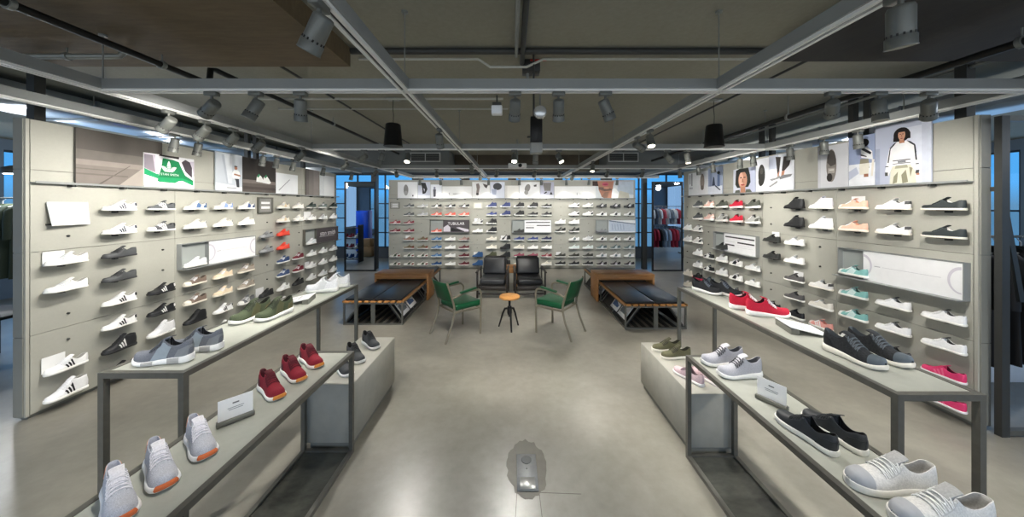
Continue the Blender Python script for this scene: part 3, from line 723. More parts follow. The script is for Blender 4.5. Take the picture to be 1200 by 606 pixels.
display_box(WR, 5.62, 4.63, NZ0, NZ1, .28, 'white display box printed with black bars on right wall', 'white', art_bars)
bz0, bz1 = ROWZ['back'](3)-.013, ROWZ['back'](3)+.335
display_box(WB, -2.25, -1.17, bz0, bz1, .33, 'display box with dark tubular text panel, left one on far wall', 'dark', art_text('TUBULAR', .105, True))
display_box(WB, 0.0, 1.08, bz0, bz1, .31, 'white display box printed with black bars, middle one on far wall', 'white', art_bars)
display_box(WB, 2.30, 3.39, bz0, bz1, .31, 'display box printed with a pale blue shoe, right end of far wall', 'white', art_pale)

# ---------------------------------------------------------------- small signs on the walls
def plaque(W, u, z, w, h, label, fr, inner, bars=True):
    t = thing('wall_plaque', W.p(u, 0, z), 0, label, 'sign', 'framed plaques on the shoe walls')
    a = u-w/2; b = u+w/2
    if W.side == 'right': a, b = b, a
    f = wfn(W, a, b, z-h/2, z+h/2)
    def bx(m, x0, x1, y0, y1, d0, d1):
        p = f(x0, y0, d0); q = f(x1, y1, d1); m.box(min(p.x, q.x), max(p.x, q.x), min(p.y, q.y), max(p.y, q.y), p.z, q.z)
    def put(m, nm, mt):
        o = m.build(nm, mt, t); o.matrix_parent_inverse = t.matrix_basis.inverted()
    m = MB(); bx(m, 0, 1, 0, .08, 0, .03); bx(m, 0, 1, .92, 1, 0, .03); bx(m, 0, .07, .08, .92, 0, .03); bx(m, .93, 1, .08, .92, 0, .03); put(m, 'frame', fr)
    m = MB(); bx(m, .07, .93, .08, .92, .001, .016); put(m, 'plate', inner)
    m = MB()
    for y in ((.58, .72), (.28, .44)): bx(m, .22, .80, *y, .016, .018)
    put(m, 'printed_lines', M['white'])
plaque(WL, COLU['left'](6)*1.01, 1.755, .30, .25, 'grey framed plaque with two white lines on left shoe wall', M['rim'], mat('#8d8c88', .5, 0, .04, 8))
plaque(WB, COLU['back'](0)-.02, 1.755, .25, .18, 'pale framed plaque at the top left of the far wall', M['rim'], mat('#b9b8b2', .5, 0, .04, 8))
plaque(WB, COLU['back'](6), 1.755, .25, .18, 'pale cream framed plaque beside navy sneakers on far wall', mat('#b5b4a8', .5, 0, .04, 8), mat('#d8d6cb', .5, 0, .04, 8))
# white letter board leaning off the left wall
t = thing('letter_board', WL.p(2.79, 0, 1.60), 0, 'white tilted letter board with pale lettering, near end of left wall', 'sign')
def lb(x, y, d):
    return Vector((.012+d+.05*(1-y)*(1-x*.6), -.13+.26*x, -.02+.20*y))
m = MB(); m.prism([(0, 0), (1, 0), (1, 1), (0, 1)], lb, 0, .006); m.build('board', M['white'], t)
m = MB(); m.prism([(0.02, .02), (.98, .02), (.98, .08), (.02, .08)], lambda x, y, d: Vector((d, -.13+.26*x, -.02+.20*y)), 0.0, .02); m.build('hanger_rail', M['beamdark'], t)
m = MB(); m.prism([(.20, .52), (.84, .54), (.84, .68), (.20, .66)], lb, .006, .0068); m.build('lettering_line', mat('#fbfbfb', .5, 0, .01, 4), t)
m = MB(); m.prism([(.22, .26), (.78, .26), (.78, .34), (.22, .34)], lb, .006, .0068); m.build('printed_line', mat('#dcdcdc', .5, 0, .02, 4), t)
# blank price cards standing behind shoes
def price_card(W, c, r, label, du=-.04, w=.13, h=.115):
    side = W.side; u = COLU[side](c)+du; z = ROWZ[side](r)
    m = MB(); W.box(m, -w/2, w/2, -.0015, .0015, 0, h)
    t = thing('price_card', W.p(u, .012, z), 0, label, 'card', 'white cards behind wall shoes')
    m = MB(); a = Vector((.0015, w/2, 0)) if side != 'back' else Vector((w/2, .0015, 0))
    m.box(-a.x, a.x, -a.y, a.y, 0, h); m.build('card', M['paper'], t)
    m = MB(); b = Vector((.004, w/2, 0)) if side != 'back' else Vector((w/2, .004, 0)); m.box(-b.x, b.x, -b.y, b.y, 0, .006); m.build('foot', M['rim'], t)
price_card(WL, 0, 2, 'white card behind upper plain white sneaker, near end of left wall')
price_card(WL, 0, 6, 'white card behind striped white mid-top, near end of left wall', -.04, .14, .14)
price_card(WL, 6, 6, 'white card behind all black sneaker low on left wall', -.06, .15, .14)
price_card(WL, 9, 1, 'white card behind white sneaker, second row, far end of left wall', -.03, .2, .16)
price_card(WL, 9, 5, 'white card behind white sneaker, sixth row, far end of left wall', -.04)
price_card(WR, 2, 0, 'white card behind the upper peach sneaker on right wall', 0, .13, .135)
price_card(WR, 5, 2, 'white card behind the upper charcoal sneaker on right wall', 0, .12, .135)
price_card(WR, 4, 4, 'white card behind dark grey sneaker, fifth row, right wall', 0, .13, .12)
price_card(WB, 1, 4, 'white card behind brown and red sneaker on far wall', -.04, .13, .125)
price_card(WB, 6, 6, 'white card behind blue mid-top on far wall', -.05, .13, .125)
price_card(WB, 12, 6, 'white card behind dark olive sneaker on far wall', -.04, .13, .125)
price_card(WB, 8, 4, 'white card behind black and white mid-top on far wall', -.05, .13, .125)
price_card(WB, 6, 2, 'white card behind white running shoe on far wall', -.02, .15, .15)

# ---------------------------------------------------------------- picture boards on the ledges
def ell(cx, cy, rx, ry, a0=0, a1=360, n=20, rot=0):
    P = []
    for i in range(n+(0 if a1-a0 == 360 else 1)):
        a = R(a0+(a1-a0)*i/n); x = rx*math.cos(a); y = ry*math.sin(a)
        P.append((cx+x*math.cos(R(rot))-y*math.sin(R(rot)), cy+x*math.sin(R(rot))+y*math.cos(R(rot))))
    return P
def rect(x0, y0, x1, y1): return [(x0, y0), (x1, y0), (x1, y1), (x0, y1)]
def poster(W, px0, px1, ztop, label, base, shapes, d0=.018, lean=.0, name='picture_board', group='picture boards on the wall ledges', z0=1.955):
    u0, u1 = W.u(px0), W.u(px1); z1 = ztop
    t = thing(name, W.p((u0+u1)/2, d0, z0), 0, label, 'poster', group)
    fw = wfn(W, u0, u1, z0, z1)
    f = lambda x, y, d: fw(x, y, d0+d)
    def put(m, nm, mt):
        o = m.build(nm, mt, t); o.matrix_parent_inverse = t.matrix_basis.inverted(); return o
    m = MB(); m.prism(rect(0, 0, 1, 1), f, 0, .012); put(m, 'board', mat(base, .55, 0, .05, 3))
    cols = []; m = MB()
    for i, (c, P) in enumerate(shapes):
        if c not in cols: cols.append(c)
        P = [(min(1, max(0, x)), min(1, max(0, y))) for x, y in P]
        m.prism(P, f, .0118, .0122+.00022*i, cols.index(c))
    if shapes: put(m, 'printed_picture', [mat(c, .55, 0, .06, 14) for c in cols])
    return t, f
# left wall
poster(WL, 85, 187, 2.455, 'large grey picture board of a bare floor, left wall near end', '#58534e',
   [('#6b655f', rect(0, .40, 1, .62)), ('#8b837b', rect(0, .34, 1, .44)), ('#7a726b', rect(0, 0, 1, .34)), ('#a29990', [(.45, 0), (1, 0), (1, .42), (.75, .40)]), ('#5c544e', [(.22, 0), (.25, 0), (.58, .40), (.57, .40)]),
    ('#6a625c', rect(0, .16, .55, .19)), ('#6a625c', rect(0, .26, .42, .28))])
t, f = poster(WL, 164, 223, 2.315, 'white and green shoe close-up board with trefoil emblem, left wall', '#efedf0',
   [('#cfc6d2', [(0, .50), (.22, .42), (.20, .97), (0, .98)]), ('#8f868f', [(0, .55), (.12, .48), (.2, .44), (.15, .95), (0, .95)]), ('#2a2424', [(.26, .96), (.66, .93), (.67, 1), (.28, 1)]),
    ('#1f9a63', [(0, .36), (0, .54), (.22, .40), (.26, .40), (.27, .25), (.24, .26)]), ('#12804c', [(.24, .19), (.27, .16), (.58, .15), (.66, .22), (.74, .24), (.98, .10), (.98, .27), (.80, .42), (.70, .70), (.66, .84), (.55, .88), (.34, .90), (.31, .62)]),
    ('#1c9a60', [(.24, .19), (.27, .16), (.58, .15), (.66, .22), (.74, .24), (.98, .10), (.98, .22), (.74, .32), (.25, .30)]),
    ('#f3f1f4', [(.66, .88), (.80, .44), (.98, .30), (.98, .34), (.82, .50), (.70, .90)]), ('#4a4148', [(.72, .84), (.80, .56), (.95, .36), (.95, .70), (.90, .88), (.80, .94)]), ('#c9c0cc', [(.90, .90), (.96, .70), (.99, .40), (1, .5), (1, .92)])], d0=.034)
em = MB()
def leaf(cx, cy, rot, L, wd): return [(cx+(x*math.cos(R(rot))-y*math.sin(R(rot)))*.62, cy+(x*math.sin(R(rot))+y*math.cos(R(rot)))) for x, y in [(-wd*.25, 0), (-wd, L*.45), (-wd*.6, L*.8), (0, L), (wd*.6, L*.8), (wd, L*.45), (wd*.25, 0)]]
for rot, L in ((0, .32), (58, .27), (-58, .27)): em.prism(leaf(.455-.012*(rot > 0)+.012*(rot < 0), .515, rot, L, .062), f, .012, .0150)
em.prism([(.33, .56), (.38, .49), (.53, .49), (.58, .56), (.53, .52), (.38, .52)], f, .012, .0150)
o = em.build('trefoil_emblem', mat('#eef2ef', .5, 0, .02, 8), t); o.matrix_parent_inverse = t.matrix_basis.inverted()
em = MB()
for y in (.555, .60, .645): em.prism([(.36, y+.02), (.455, y-.006), (.55, y+.02), (.55, y+.030), (.455, y+.006), (.36, y+.030)], f, .0149, .0154)
o = em.build('emblem_stripes', mat('#1a8853', .5, 0, .02, 8), t); o.matrix_parent_inverse = t.matrix_basis.inverted()
w_ = abs(WL.u(223)-WL.u(164))
o = text_mesh('STAN SMITH', .034, lambda x, y: f(.475+x/w_, .405+y/.36-.10*(x/.25)**2*.2, .0150), mat('#eef2ef', .5, 0, .02, 8), t); o.matrix_parent_inverse = t.matrix_basis.inverted()
poster(WL, 250, 281.5, 2.47, 'pale board picturing a person in white t-shirt with folded arms', '#c9cfd6',
   [('#e9ecef', [(0, 0), (1, 0), (1, .12), (0, .20)]), ('#b6bdc6', [(.2, .95), (.3, .95), (.45, .2), (.4, .2)]), ('#dfe3e8', [(.3, .95), (.6, .95), (.6, .2), (.45, .2)]), ('#6c7076', rect(.4, .075, .85, .09)),
    ('#3a3d42', [(.68, .36), (.86, .36), (.88, .10), (.78, .10), (.74, .28)]), ('#f4f4f4', [(.62, .34), (.88, .34), (.90, .52), (.82, .58), (.66, .57), (.60, .48)]), ('#a9765c', [(.66, .44), (.92, .41), (.92, .45), (.68, .48)]),
    ('#a9765c', ell(.74, .63, .06, .045)), ('#26221f', ell(.735, .665, .07, .03, 0, 180)), ('#e8e8e8', rect(.76, .07, .92, .11))])
poster(WL, 282, 321, 2.46, 'dark board picturing a pair of white shoes with green heels', '#37322e',
   [('#5c544f', rect(0, 0, 1, .34)), ('#7b726c', rect(0, .26, 1, .36)), ('#4a433f', rect(0, .08, 1, .16)), ('#e6e6e4', [(.38, .32), (.40, .48), (.46, .56), (.54, .48), (.62, .34), (.60, .30)]), ('#e6e6e4', [(.58, .30), (.60, .46), (.68, .56), (.78, .42), (.84, .32), (.78, .28)]),
    ('#2f7d55', [(.40, .48), (.46, .57), (.50, .53), (.43, .44)]), ('#2f7d55', [(.62, .48), (.68, .57), (.72, .52), (.65, .44)])])
poster(WL, 321.5, 347, 2.30, 'small white board with a thin diagonal line, left wall', '#eef0f2', [('#9a9da2', [(.10, .16), (.13, .14), (.62, .72), (.60, .74)])])
poster(WL, 357, 372.5, 2.45, 'plain taupe picture board near far end of left wall', '#7d7672', [('#8d8580', rect(.55, 0, 1, 1)), ('#6d6662', rect(0, 0, .2, 1))])
poster(WL, 373, 390, 2.38, 'plain white picture board at far end of left wall', '#eef0f0', [('#dfe2e4', rect(0, 0, .3, 1))])
# right wall (px left to right as seen)
skin = '#b98368'
poster(WR, 1029.5, 1095.5, 2.52, 'tall board picturing a person in white striped crop jacket', '#b9bfd0',
   [('#a3abbf', rect(0, 0, .09, .62)), ('#d5d9e4', rect(.55, 0, 1, .9)), ('#c6cbd8', rect(.85, 0, 1, .95)),
    ('#d9d6c4', [(.28, 0), (.30, .22), (.36, .34), (.66, .34), (.74, .20), (.76, 0)]), ('#8d8a72', [(.34, .0), (.36, .12), (.44, .20), (.42, .02)]), ('#8d8a72', [(.52, .0), (.50, .14), (.58, .22), (.62, .02)]), ('#8d8a72', [(.66, .10), (.64, .26), (.70, .24)]),
    ('#a8a58e', [(.40, .30), (.60, .30), (.62, .25), (.38, .25)]),
    ('#f1f1f0', [(.34, .30), (.66, .30), (.68, .62), (.60, .69), (.42, .69), (.34, .62)]), ('#efefee', [(.34, .64), (.28, .60), (.20, .22), (.26, .14), (.34, .30)]), ('#efefee', [(.66, .64), (.74, .60), (.80, .24), (.76, .16), (.66, .30)]),
    ('#33363c', [(.285, .58), (.31, .61), (.27, .36), (.245, .36)]), ('#33363c', [(.72, .62), (.745, .60), (.775, .36), (.75, .36)]), ('#33363c', [(.42, .69), (.36, .665), (.285, .60), (.30, .585), (.37, .64)]), ('#33363c', [(.60, .69), (.66, .67), (.74, .61), (.73, .59), (.65, .645)]),
    ('#3a3d42', rect(.345, .375, .665, .39)), ('#3a3d42', rect(.345, .325, .665, .335)), ('#7d8084', rect(.44, .34, .58, .37)), ('#33363c', rect(.205, .29, .265, .305)), ('#33363c', rect(.755, .29, .80, .305)),
    ('#4b4d4c', [(.20, .14), (.25, .14), (.25, .20), (.20, .20)]), ('#4b4d4c', [(.75, .15), (.80, .15), (.81, .20), (.76, .20)]), (skin, [(.77, .12), (.81, .12), (.81, .15), (.76, .15)]),
    ('#1f1a19', ell(.51, .80, .145, .115)), ('#1f1a19', [(.37, .80), (.36, .70), (.46, .69), (.47, .80)]), ('#1f1a19', [(.56, .80), (.57, .72), (.66, .72), (.66, .82)]), (skin, [(.47, .66), (.56, .66), (.555, .74), (.475, .74)]), ('#c9957a', ell(.515, .79, .065, .085)),
    ('#1f1a19', [(.45, .84), (.58, .84), (.56, .89), (.47, .89)]), ('#8a3d3a', ell(.515, .735, .022, .008)), ('#2b201d', ell(.492, .805, .012, .007)), ('#2b201d', ell(.538, .805, .012, .007)), ('#a5715a', [(.51, .80), (.522, .80), (.528, .762), (.506, .762)])])
poster(WR, 998, 1029, 2.47, 'board picturing a person turned away in striped jacket, blue backdrop', '#c4cadb',
   [('#9aa6c4', rect(0, .44, 1, 1)), ('#eceef2', rect(0, 0, 1, .44)), ('#c4cadb', [(0, .30), (.30, .38), (.4, .25), (0, .12)]), ('#8c8672', [(.42, .34), (.80, .34), (.76, .52), (.46, .54)]), ('#e8e4d6', [(.44, .22), (.76, .22), (.80, .44), (.42, .44)]),
    ('#f2f2f2', [(.50, .56), (.92, .50), (.90, .66), (.70, .76), (.48, .72)]), ('#26272b', [(.50, .72), (.84, .60), (.88, .64), (.56, .76)]), ('#26272b', [(.48, .60), (.70, .56), (.70, .58), (.48, .63)]), ('#1d1a19', ell(.62, .85, .16, .08)), ('#9d6d55', rect(.6, .17, .76, .23)), ('#e6dfd4', [(.86, .18), (.92, .18), (.98, .50), (.90, .50)])])
poster(WR, 961.5, 997, 2.43, 'white board picturing a grey shoe seen from above', '#dcdde1',
   [('#d0d1d6', rect(0, 0, .1, 1)), ('#8d8781', ell(.47, .52, .17, .39)), ('#55504c', [(.33, .60), (.36, .80), (.45, .90), (.56, .84), (.63, .66), (.62, .54), (.45, .50)]), ('#3a3633', ell(.41, .24, .095, .10)), ('#b9b2aa', rect(.36, .34, .58, .46)), ('#e1ded8', rect(.40, .40, .56, .43))])
poster(WR, 904, 932.5, 2.44, 'white board picturing legs in dark trousers and grey shoes', '#e4e6ec',
   [('#c9cfdf', rect(0, .62, .4, 1)), ('#37322f', [(.28, .95), (.50, .92), (.44, .55), (.36, .45)]), ('#37322f', [(.62, .92), (.94, .90), (.84, .66), (.60, .50), (.54, .55)]), (skin, [(.36, .46), (.46, .56), (.42, .40), (.36, .38)]), (skin, [(.54, .52), (.66, .54), (.62, .38), (.50, .34)]),
    ('#8e8f90', [(.02, .34), (.30, .36), (.46, .42), (.46, .34), (.1, .28)]), ('#77787a', [(.46, .30), (.90, .36), (.96, .42), (.60, .42), (.46, .38)]), ('#8e8f90', [(0, .14), (.36, .28), (.36, .22), (.04, .10)])])
poster(WR, 888, 903.5, 2.43, 'white board picturing a black shoe sole', '#dadce2', [('#2f2f2c', ell(.46, .50, .26, .32)), ('#2f2f2c', ell(.40, .30, .18, .14)), ('#4f4f4a', ell(.46, .62, .12, .10))])
poster(WR, 861.5, 887.5, 2.33, 'square board picturing a dark-haired face against lilac', '#bcc2d8',
   [('#d8dce8', rect(0, 0, .3, 1)), ('#2d2f2c', [(.10, .35), (.14, .95), (.30, 1), (.70, 1), (.78, .7), (.80, .40), (.70, .22), (.20, .20)]), ('#c79179', ell(.45, .52, .20, .36)), ('#e0b29b', ell(.38, .55, .10, .28)), (skin, [(.34, 0), (.58, 0), (.56, .24), (.36, .24)]), ('#5c6256', [(.08, 0), (.34, 0), (.30, .12), (.12, .10)]), ('#5c6256', [(.58, 0), (.86, 0), (.78, .12), (.60, .12)]),
    ('#2d211e', rect(.33, .60, .42, .64)), ('#2d211e', rect(.49, .60, .58, .64)), ('#a7463f', ell(.45, .32, .09, .035)), ('#a3705a', [(.43, .58), (.47, .58), (.50, .42), (.41, .42)]), ('#2d2f2c', [(.24, .84), (.66, .84), (.66, .97), (.26, .97)])])
poster(WR, 831.5, 848.5, 2.43, 'blue-grey board picturing two figures on steps', '#9faac2', [('#dfe3ec', rect(0, 0, 1, .3)), ('#7f8aa5', rect(.12, .3, .3, .95)), ('#273246', [(.3, .32), (.52, .32), (.46, .62), (.40, .66)]), ('#5c6f94', [(.66, .28), (.84, .28), (.84, .72), (.68, .72)]), ('#1f2328', ell(.75, .78, .1, .06)), ('#30384a', [(.5, .3), (.56, .33), (.9, .14), (.82, .13)])])
poster(WR, 820.5, 831, 2.40, 'narrow white board picturing a slim brown shoe sole', '#e8e8ea', [('#8d8178', ell(.42, .56, .24, .34)), ('#6d625a', ell(.42, .30, .18, .10))])
poster(WR, 808.5, 820, 2.40, 'white board with grey stripe at far end of right wall', '#eceef0', [('#9a9ca2', rect(.12, .5, .22, .92)), ('#7c7f86', rect(.32, .42, .42, .98)), ('#b9bcc4', rect(.1, .28, .46, .36))])
# far wall
poster(WB, 466.5, 489.5, 2.40, 'white board picturing a grey shoe sole, left on far wall', '#f0f0f0', [('#8f8d8a', ell(.42, .5, .12, .34)), ('#a9a7a4', ell(.42, .32, .09, .14)), ('#4a4846', rect(.74, .1, .8, .2))])
poster(WB, 490, 504.5, 2.40, 'lilac-grey board picturing dark legs, far wall', '#c9ccd8', [('#2a2a2c', [(.25, .95), (.62, .95), (.78, .55), (.62, .3), (.5, .28), (.56, .55), (.46, .62), (.55, .28), (.38, .26), (.36, .6)]), ('#e2e4ea', rect(0, 0, 1, .18))])
poster(WB, 505, 518, 2.33, 'white board picturing one standing figure, far wall', '#e9ebf0', [('#5a5a62', [(.25, .1), (.45, .1), (.48, .65), (.22, .65)]), ('#8e93a4', ell(.35, .74, .1, .1))])
poster(WB, 518.5, 553, 2.28, 'wide plain white board with small lettering, far wall', '#f0f0ee', [('#8a8a8a', rect(.36, .34, .72, .39)), ('#b9b9b9', rect(.22, .25, .25, .46))])
poster(WB, 553.5, 574, 2.40, 'white board picturing a bent brown shoe sole, far wall', '#efefee', [('#8b7f7a', [(.22, .25), (.36, .25), (.44, .7), (.38, .92), (.22, .88), (.26, .55)]), ('#3a3735', ell(.30, .25, .08, .07)), ('#55504d', [(.6, .9), (.9, .8), (.82, .6), (.7, .7)])])
poster(WB, 574.5, 591.5, 2.40, 'pale blue board picturing a dark round shape, far wall', '#dde1ec', [('#3b3d42', ell(.5, .72, .3, .22)), ('#aab2c8', [(.15, .2), (.4, .2), (.45, .55), (.1, .55)])])
poster(WB, 592, 608, 2.30, 'plain cream white board, middle of far wall', '#eceae4', [('#dcdad4', rect(.0, 0, .15, 1))])
poster(WB, 608.5, 632.5, 2.40, 'white board picturing a long grey shoe sole, right of centre', '#f1f1f1', [('#85837f', ell(.40, .62, .13, .25, rot=-12)), ('#9d9b97', ell(.34, .34, .10, .14)), ('#5a5856', [(.70, .8), (.84, .85), (.84, .72), (.72, .7)])])
poster(WB, 633, 649, 2.40, 'lilac board picturing a grey skirt and dark shoes, far wall', '#b9bacb', [('#7c7977', [(.2, .95), (.8, .95), (.75, .45), (.3, .45)]), ('#2d2c2d', [(.25, .3), (.45, .42), (.5, .34), (.3, .26)]), ('#2d2c2d', [(.68, .22), (.8, .42), (.9, .22)]), ('#e6e7ee', rect(0, 0, 1, .2))])
poster(WB, 649.5, 697.5, 2.28, 'widest plain white board with faint lettering, far wall', '#f0f0ee', [('#a5a5a5', rect(.6, .34, .76, .39)), ('#c2c2c2', rect(.54, .26, .56, .46))], d0=.034)
poster(WB, 694, 742, 2.42, 'board picturing the lower half of a face and a white collar', '#dcdfe0',
   [('#b9c3cc', [(.6, .3), (1, .2), (1, 1), (.62, 1)]), ('#3a2520', [(0, .72), (.22, .70), (.22, 1), (0, 1)]), ('#b07a63', [(.15, .50), (.22, .1), (.3, 0), (.5, 0), (.48, .4), (.52, 1), (.12, 1), (.14, .75)]), ('#6f564b', [(.15, .52), (.30, .40), (.47, .46), (.47, .55), (.32, .62), (.16, .66)]), ('#c98f77', ell(.34, .60, .07, .06)), ('#c2566a', ell(.31, .82, .08, .11)), ('#8a2f3e', ell(.31, .81, .055, .03)), ('#8c6a58', [(.22, .08), (.30, .36), (.40, .38), (.36, 0), (.28, 0)]),
    ('#f4f4f2', [(.46, .0), (.62, 0), (.64, .35), (.54, .62), (.48, .5)]), ('#c3bfae', [(.62, 0), (.9, 0), (.88, .3), (.66, .44)])])
# ---------------------------------------------------------------- display tables and plinths
def frame_table(name, label, x0, x1, y0, y1, z, cat='table', group=None, base=False, mid=None):
    """steel frame table with a laminate top set in the frame; optional slate base shelf"""
    t = thing(name, ((x0+x1)/2, (y0+y1)/2, 0), 0, label, cat, group); hx = (x1-x0)/2; hy = (y1-y0)/2; b = .026
    m = MB()
    for s in (-1, 1):
        m.box(s*hx-(b if s > 0 else 0), s*hx+(0 if s > 0 else b), -hy, hy, z-b, z)
        m.box(-hx+b, hx-b, s*hy-(b if s > 0 else 0), s*hy+(0 if s > 0 else b), z-b, z)
    m.build('frame', M['steel'], t)
    m = MB(); m.box(-hx+b+.0015, hx-b-.0015, -hy+b+.0015, hy-b-.0015, z-b*.7, z-.002); m.build('table_top', M['tabletop'], t)
    ys = [-hy, hy-b]+([mid-(y0+y1)/2] if mid else [])
    for xx in (-hx, hx-b):
        for yy in ys:
            m = MB(); m.box(xx, xx+b, yy, yy+b, 0, z-b); m.build('leg', M['steel'], t)
    if base:
        m = MB()
        for s in (-1, 1): m.box(s*hx-(b if s > 0 else 0), s*hx+(0 if s > 0 else b), -hy+b, hy-b, 0.0, b)
        m.box(-hx+b, hx-b, hy-b, hy, 0, b); m.box(-hx+b, hx-b, -hy, -hy+b, 0, b); m.build('base_rail', M['steel'], t)
        m = MB(); m.box(-hx+b, hx-b, -hy+b, hy-b, .004, .014); m.build('base_shelf', M['slate'], t)
        m = MB(); m.box(-hx+b, -hx+b+.002, -hy+b, hy-b, .03, .03); 
    return t
frame_table('display_table', 'tall narrow steel-framed display table along the left shoe wall', -1.93, -1.53, 1.47, 3.14, .97, group=None)
frame_table('display_table', 'tall narrow steel-framed display table along the right shoe wall', 1.59, 1.955, 1.30, 3.04, .97)
frame_table('display_table', 'low steel-framed display table with slate base, left of aisle', -1.485, -1.122, .30, 2.245, .717, base=True)
frame_table('display_table', 'low steel-framed display table with slate base, right of aisle', 1.21, 1.555, .30, 2.20, .71, base=True)
def plinth(label, x0, x1, y0, y1, z):
    t = thing('display_plinth', ((x0+x1)/2, (y0+y1)/2, 0), 0, label, 'plinth', None); hx = (x1-x0)/2; hy = (y1-y0)/2
    m = MB(); m.rbox(-hx, hx, -hy, hy, .05, z, .003, 1); m.build('body', M['plinth'], t)
    m = MB(); m.box(-hx+.02, hx-.02, -hy+.02, hy-.02, 0, .0505); m.build('toe_kick', M['endcap'], t)
plinth('grey box plinth carrying three black running shoes, left of aisle', -1.475, -1.14, 2.26, 3.07, .47)
plinth('grey box plinth carrying olive and pink shoes, right of aisle', 1.245, 1.58, 2.215, 3.05, .43)
# shoes on tables and plinths
tl = .97
def pair(label, spots, kind, up, group, **kw):
    for i, (x, y, z, h) in enumerate(spots):
        shoe((x, y, z+.0008), R(h), kind, up, label=label[i], group=group, **kw)
pair(['light grey knit running shoe with orange toe, closest to camera', 'light grey knit running shoe with orange toe, middle of its row', 'light grey knit running shoe with orange toe, beside sign holder'],
     [(-1.355, 1.085, .717, -33), (-1.345, 1.205, .717, -33), (-1.33, 1.345, .717, -33)], 'runner', '#c3c4cb', 'light grey running shoes on the low table', bumper='#d9713f', lin='#b9bac2', tong='#e9e6ea', lace='#efecef', sole='#f6f4f2', fab=KNIT, heel='#d8a184', scale=.81)
pair(['burgundy running shoe with orange toe, nearest of three on low table', 'burgundy running shoe with orange toe, middle of three', 'burgundy running shoe with orange toe, at end of low table'],
     [(-1.325, 1.735, .717, -32), (-1.32, 1.905, .717, -32), (-1.315, 2.065, .717, -32)], 'runner', '#8e2331', 'burgundy running shoes on the low table', bumper='#d98a3c', lin='#4c151f', tong='#5b1722', lace='#5f1823', sole='#f2efe9', counter='#571621', fab=KNIT, scale=.81)
pair(['black running shoe with white sole, plinth shoe nearest low table', 'black running shoe with white sole, middle of left plinth', 'black running shoe with white sole, far end of left plinth'],
     [(-1.30, 2.43, .47, -38), (-1.305, 2.63, .47, -38), (-1.29, 2.88, .47, -38)], 'runner', '#4b4d4f', 'black running shoes on the left plinth', lin='#19191a', tong='#202122', lace='#3a3b3c', counter='#1b1c1d', sole='#f0efeb', fab=KNIT, scale=0.86)
pair(['grey running shoe with light grey side cage, front of pair', 'grey running shoe with light grey side cage, rear of pair'],
     [(-1.735, 1.575, tl, 188), (-1.705, 1.705, tl, 188)], 'runner', '#70747c', 'grey pair on left tall table', side='#98a3ab', counter='#84888c', lin='#2b2d31', tong='#5b6069', lace='#4a4e55', sole='#f6f6f4', plug='#a8a8a6', fab=KNIT, scale=.86)
pair(['olive green knit running shoe, right one of pair on tall table', 'olive green knit running shoe, left one of pair on tall table'],
     [(-1.665, 2.215, tl, 256), (-1.795, 2.17, tl, 256)], 'runner', '#47503a', 'olive pair on left tall table', counter='#5f5c40', lin='#1e1f18', tong='#3a412e', lace='#353b2b', sole='#f1efe8', side='#5a5a40', fab=KNIT, scale=0.9)
pair(['white running shoe at far end of left tall table, nearer one', 'white running shoe at far end of left tall table, farther one'],
     [(-1.72, 2.86, tl, 186), (-1.70, 3.02, tl, 186)], 'runner', '#f0f0ee', 'white pair on left tall table', lin='#b8b9b8', tong='#e8e8e6', side='#dedfdd', fab=KNIT, scale=0.95)
pair(['black mid-top shoe with white sole, left of pair, right tall table', 'black mid-top shoe with white sole, right of pair, right tall table'],
     [(1.745, 2.83, tl, -60), (1.87, 2.77, tl, -60)], 'runner', '#2a2c2e', 'black pair on right tall table', lin='#151616', tong='#34373b', lace='#6d7480', sole='#eceae4', counter='#1d1e20', fab=KNIT, scale=0.86)
pair(['red knit running shoe with white sole, front of pair', 'red knit running shoe with white sole, rear of pair'],
     [(1.81, 2.235, tl, -14), (1.785, 2.375, tl, -14)], 'runner', '#c01f3a', 'red pair on right tall table', lin='#2a1116', tong='#c01f3a', lace='#f1e9e9', sole='#f3f1ec', fab=KNIT, scale=0.9)
pair(['black running shoe with silver toe pattern, left of pair', 'black running shoe with silver toe pattern, right of pair'],
     [(1.73, 1.60, tl, -82), (1.88, 1.62, tl, -82)], 'runner', '#25272a', 'black patterned pair on right tall table', lin='#4d5358', tong='#2b2e31', lace='#5f666c', sole='#e6e1d5', cap='#525c64', counter='#1b1d1f', fab=lambda h: mat(h, .8, 0, .5, 90, .3), scale=0.88)
pair(['pale grey knit running shoe with white sole, front of pair', 'pale grey knit running shoe with white sole, rear of pair'],
     [(1.385, 1.925, .71, 180), (1.375, 2.07, .71, 178)], 'runner', '#b9b9c0', 'pale grey pair on right low table', lin='#55575c', tong='#c9c9ce', lace='#45474c', sole='#f4f3ef', fab=KNIT, scale=0.9)
pair(['black leather low sneaker with white sole, left of pair', 'black leather low sneaker with white sole, right of pair'],
     [(1.325, 1.43, .71, 97), (1.455, 1.435, .71, 95)], 'low', '#34373a', 'black leather pair on right low table', lin='#17181a', tong='#2a2d30', lace='#2f3235', sole='#f1efe8', counter='#2b2f31', scale=0.88)
pair(['white low shoe with grey toe and wide laces, second from camera', 'white low shoe with grey toe and wide laces, closest to camera'],
     [(1.395, 1.165, .71, 176), (1.40, 1.03, .71, 176)], 'low', '#e6e4e0', 'white and grey pair on right low table', lin='#b5b3ae', tong='#b9b9b7', lace='#f5f4f0', cap='#b5b7bb', sole='#efece4', fab=FAB)
pair(['olive canvas low shoe with white sole, front of plinth pair', 'olive canvas low shoe with white sole, rear of plinth pair'],
     [(1.42, 2.74, .43, 183), (1.41, 2.885, .43, 181)], 'low', '#66644a', 'olive pair on right plinth', lin='#38372b', tong='#55533d', lace='#3d3c30', sole='#eeeade', fab=FAB, scale=.9)
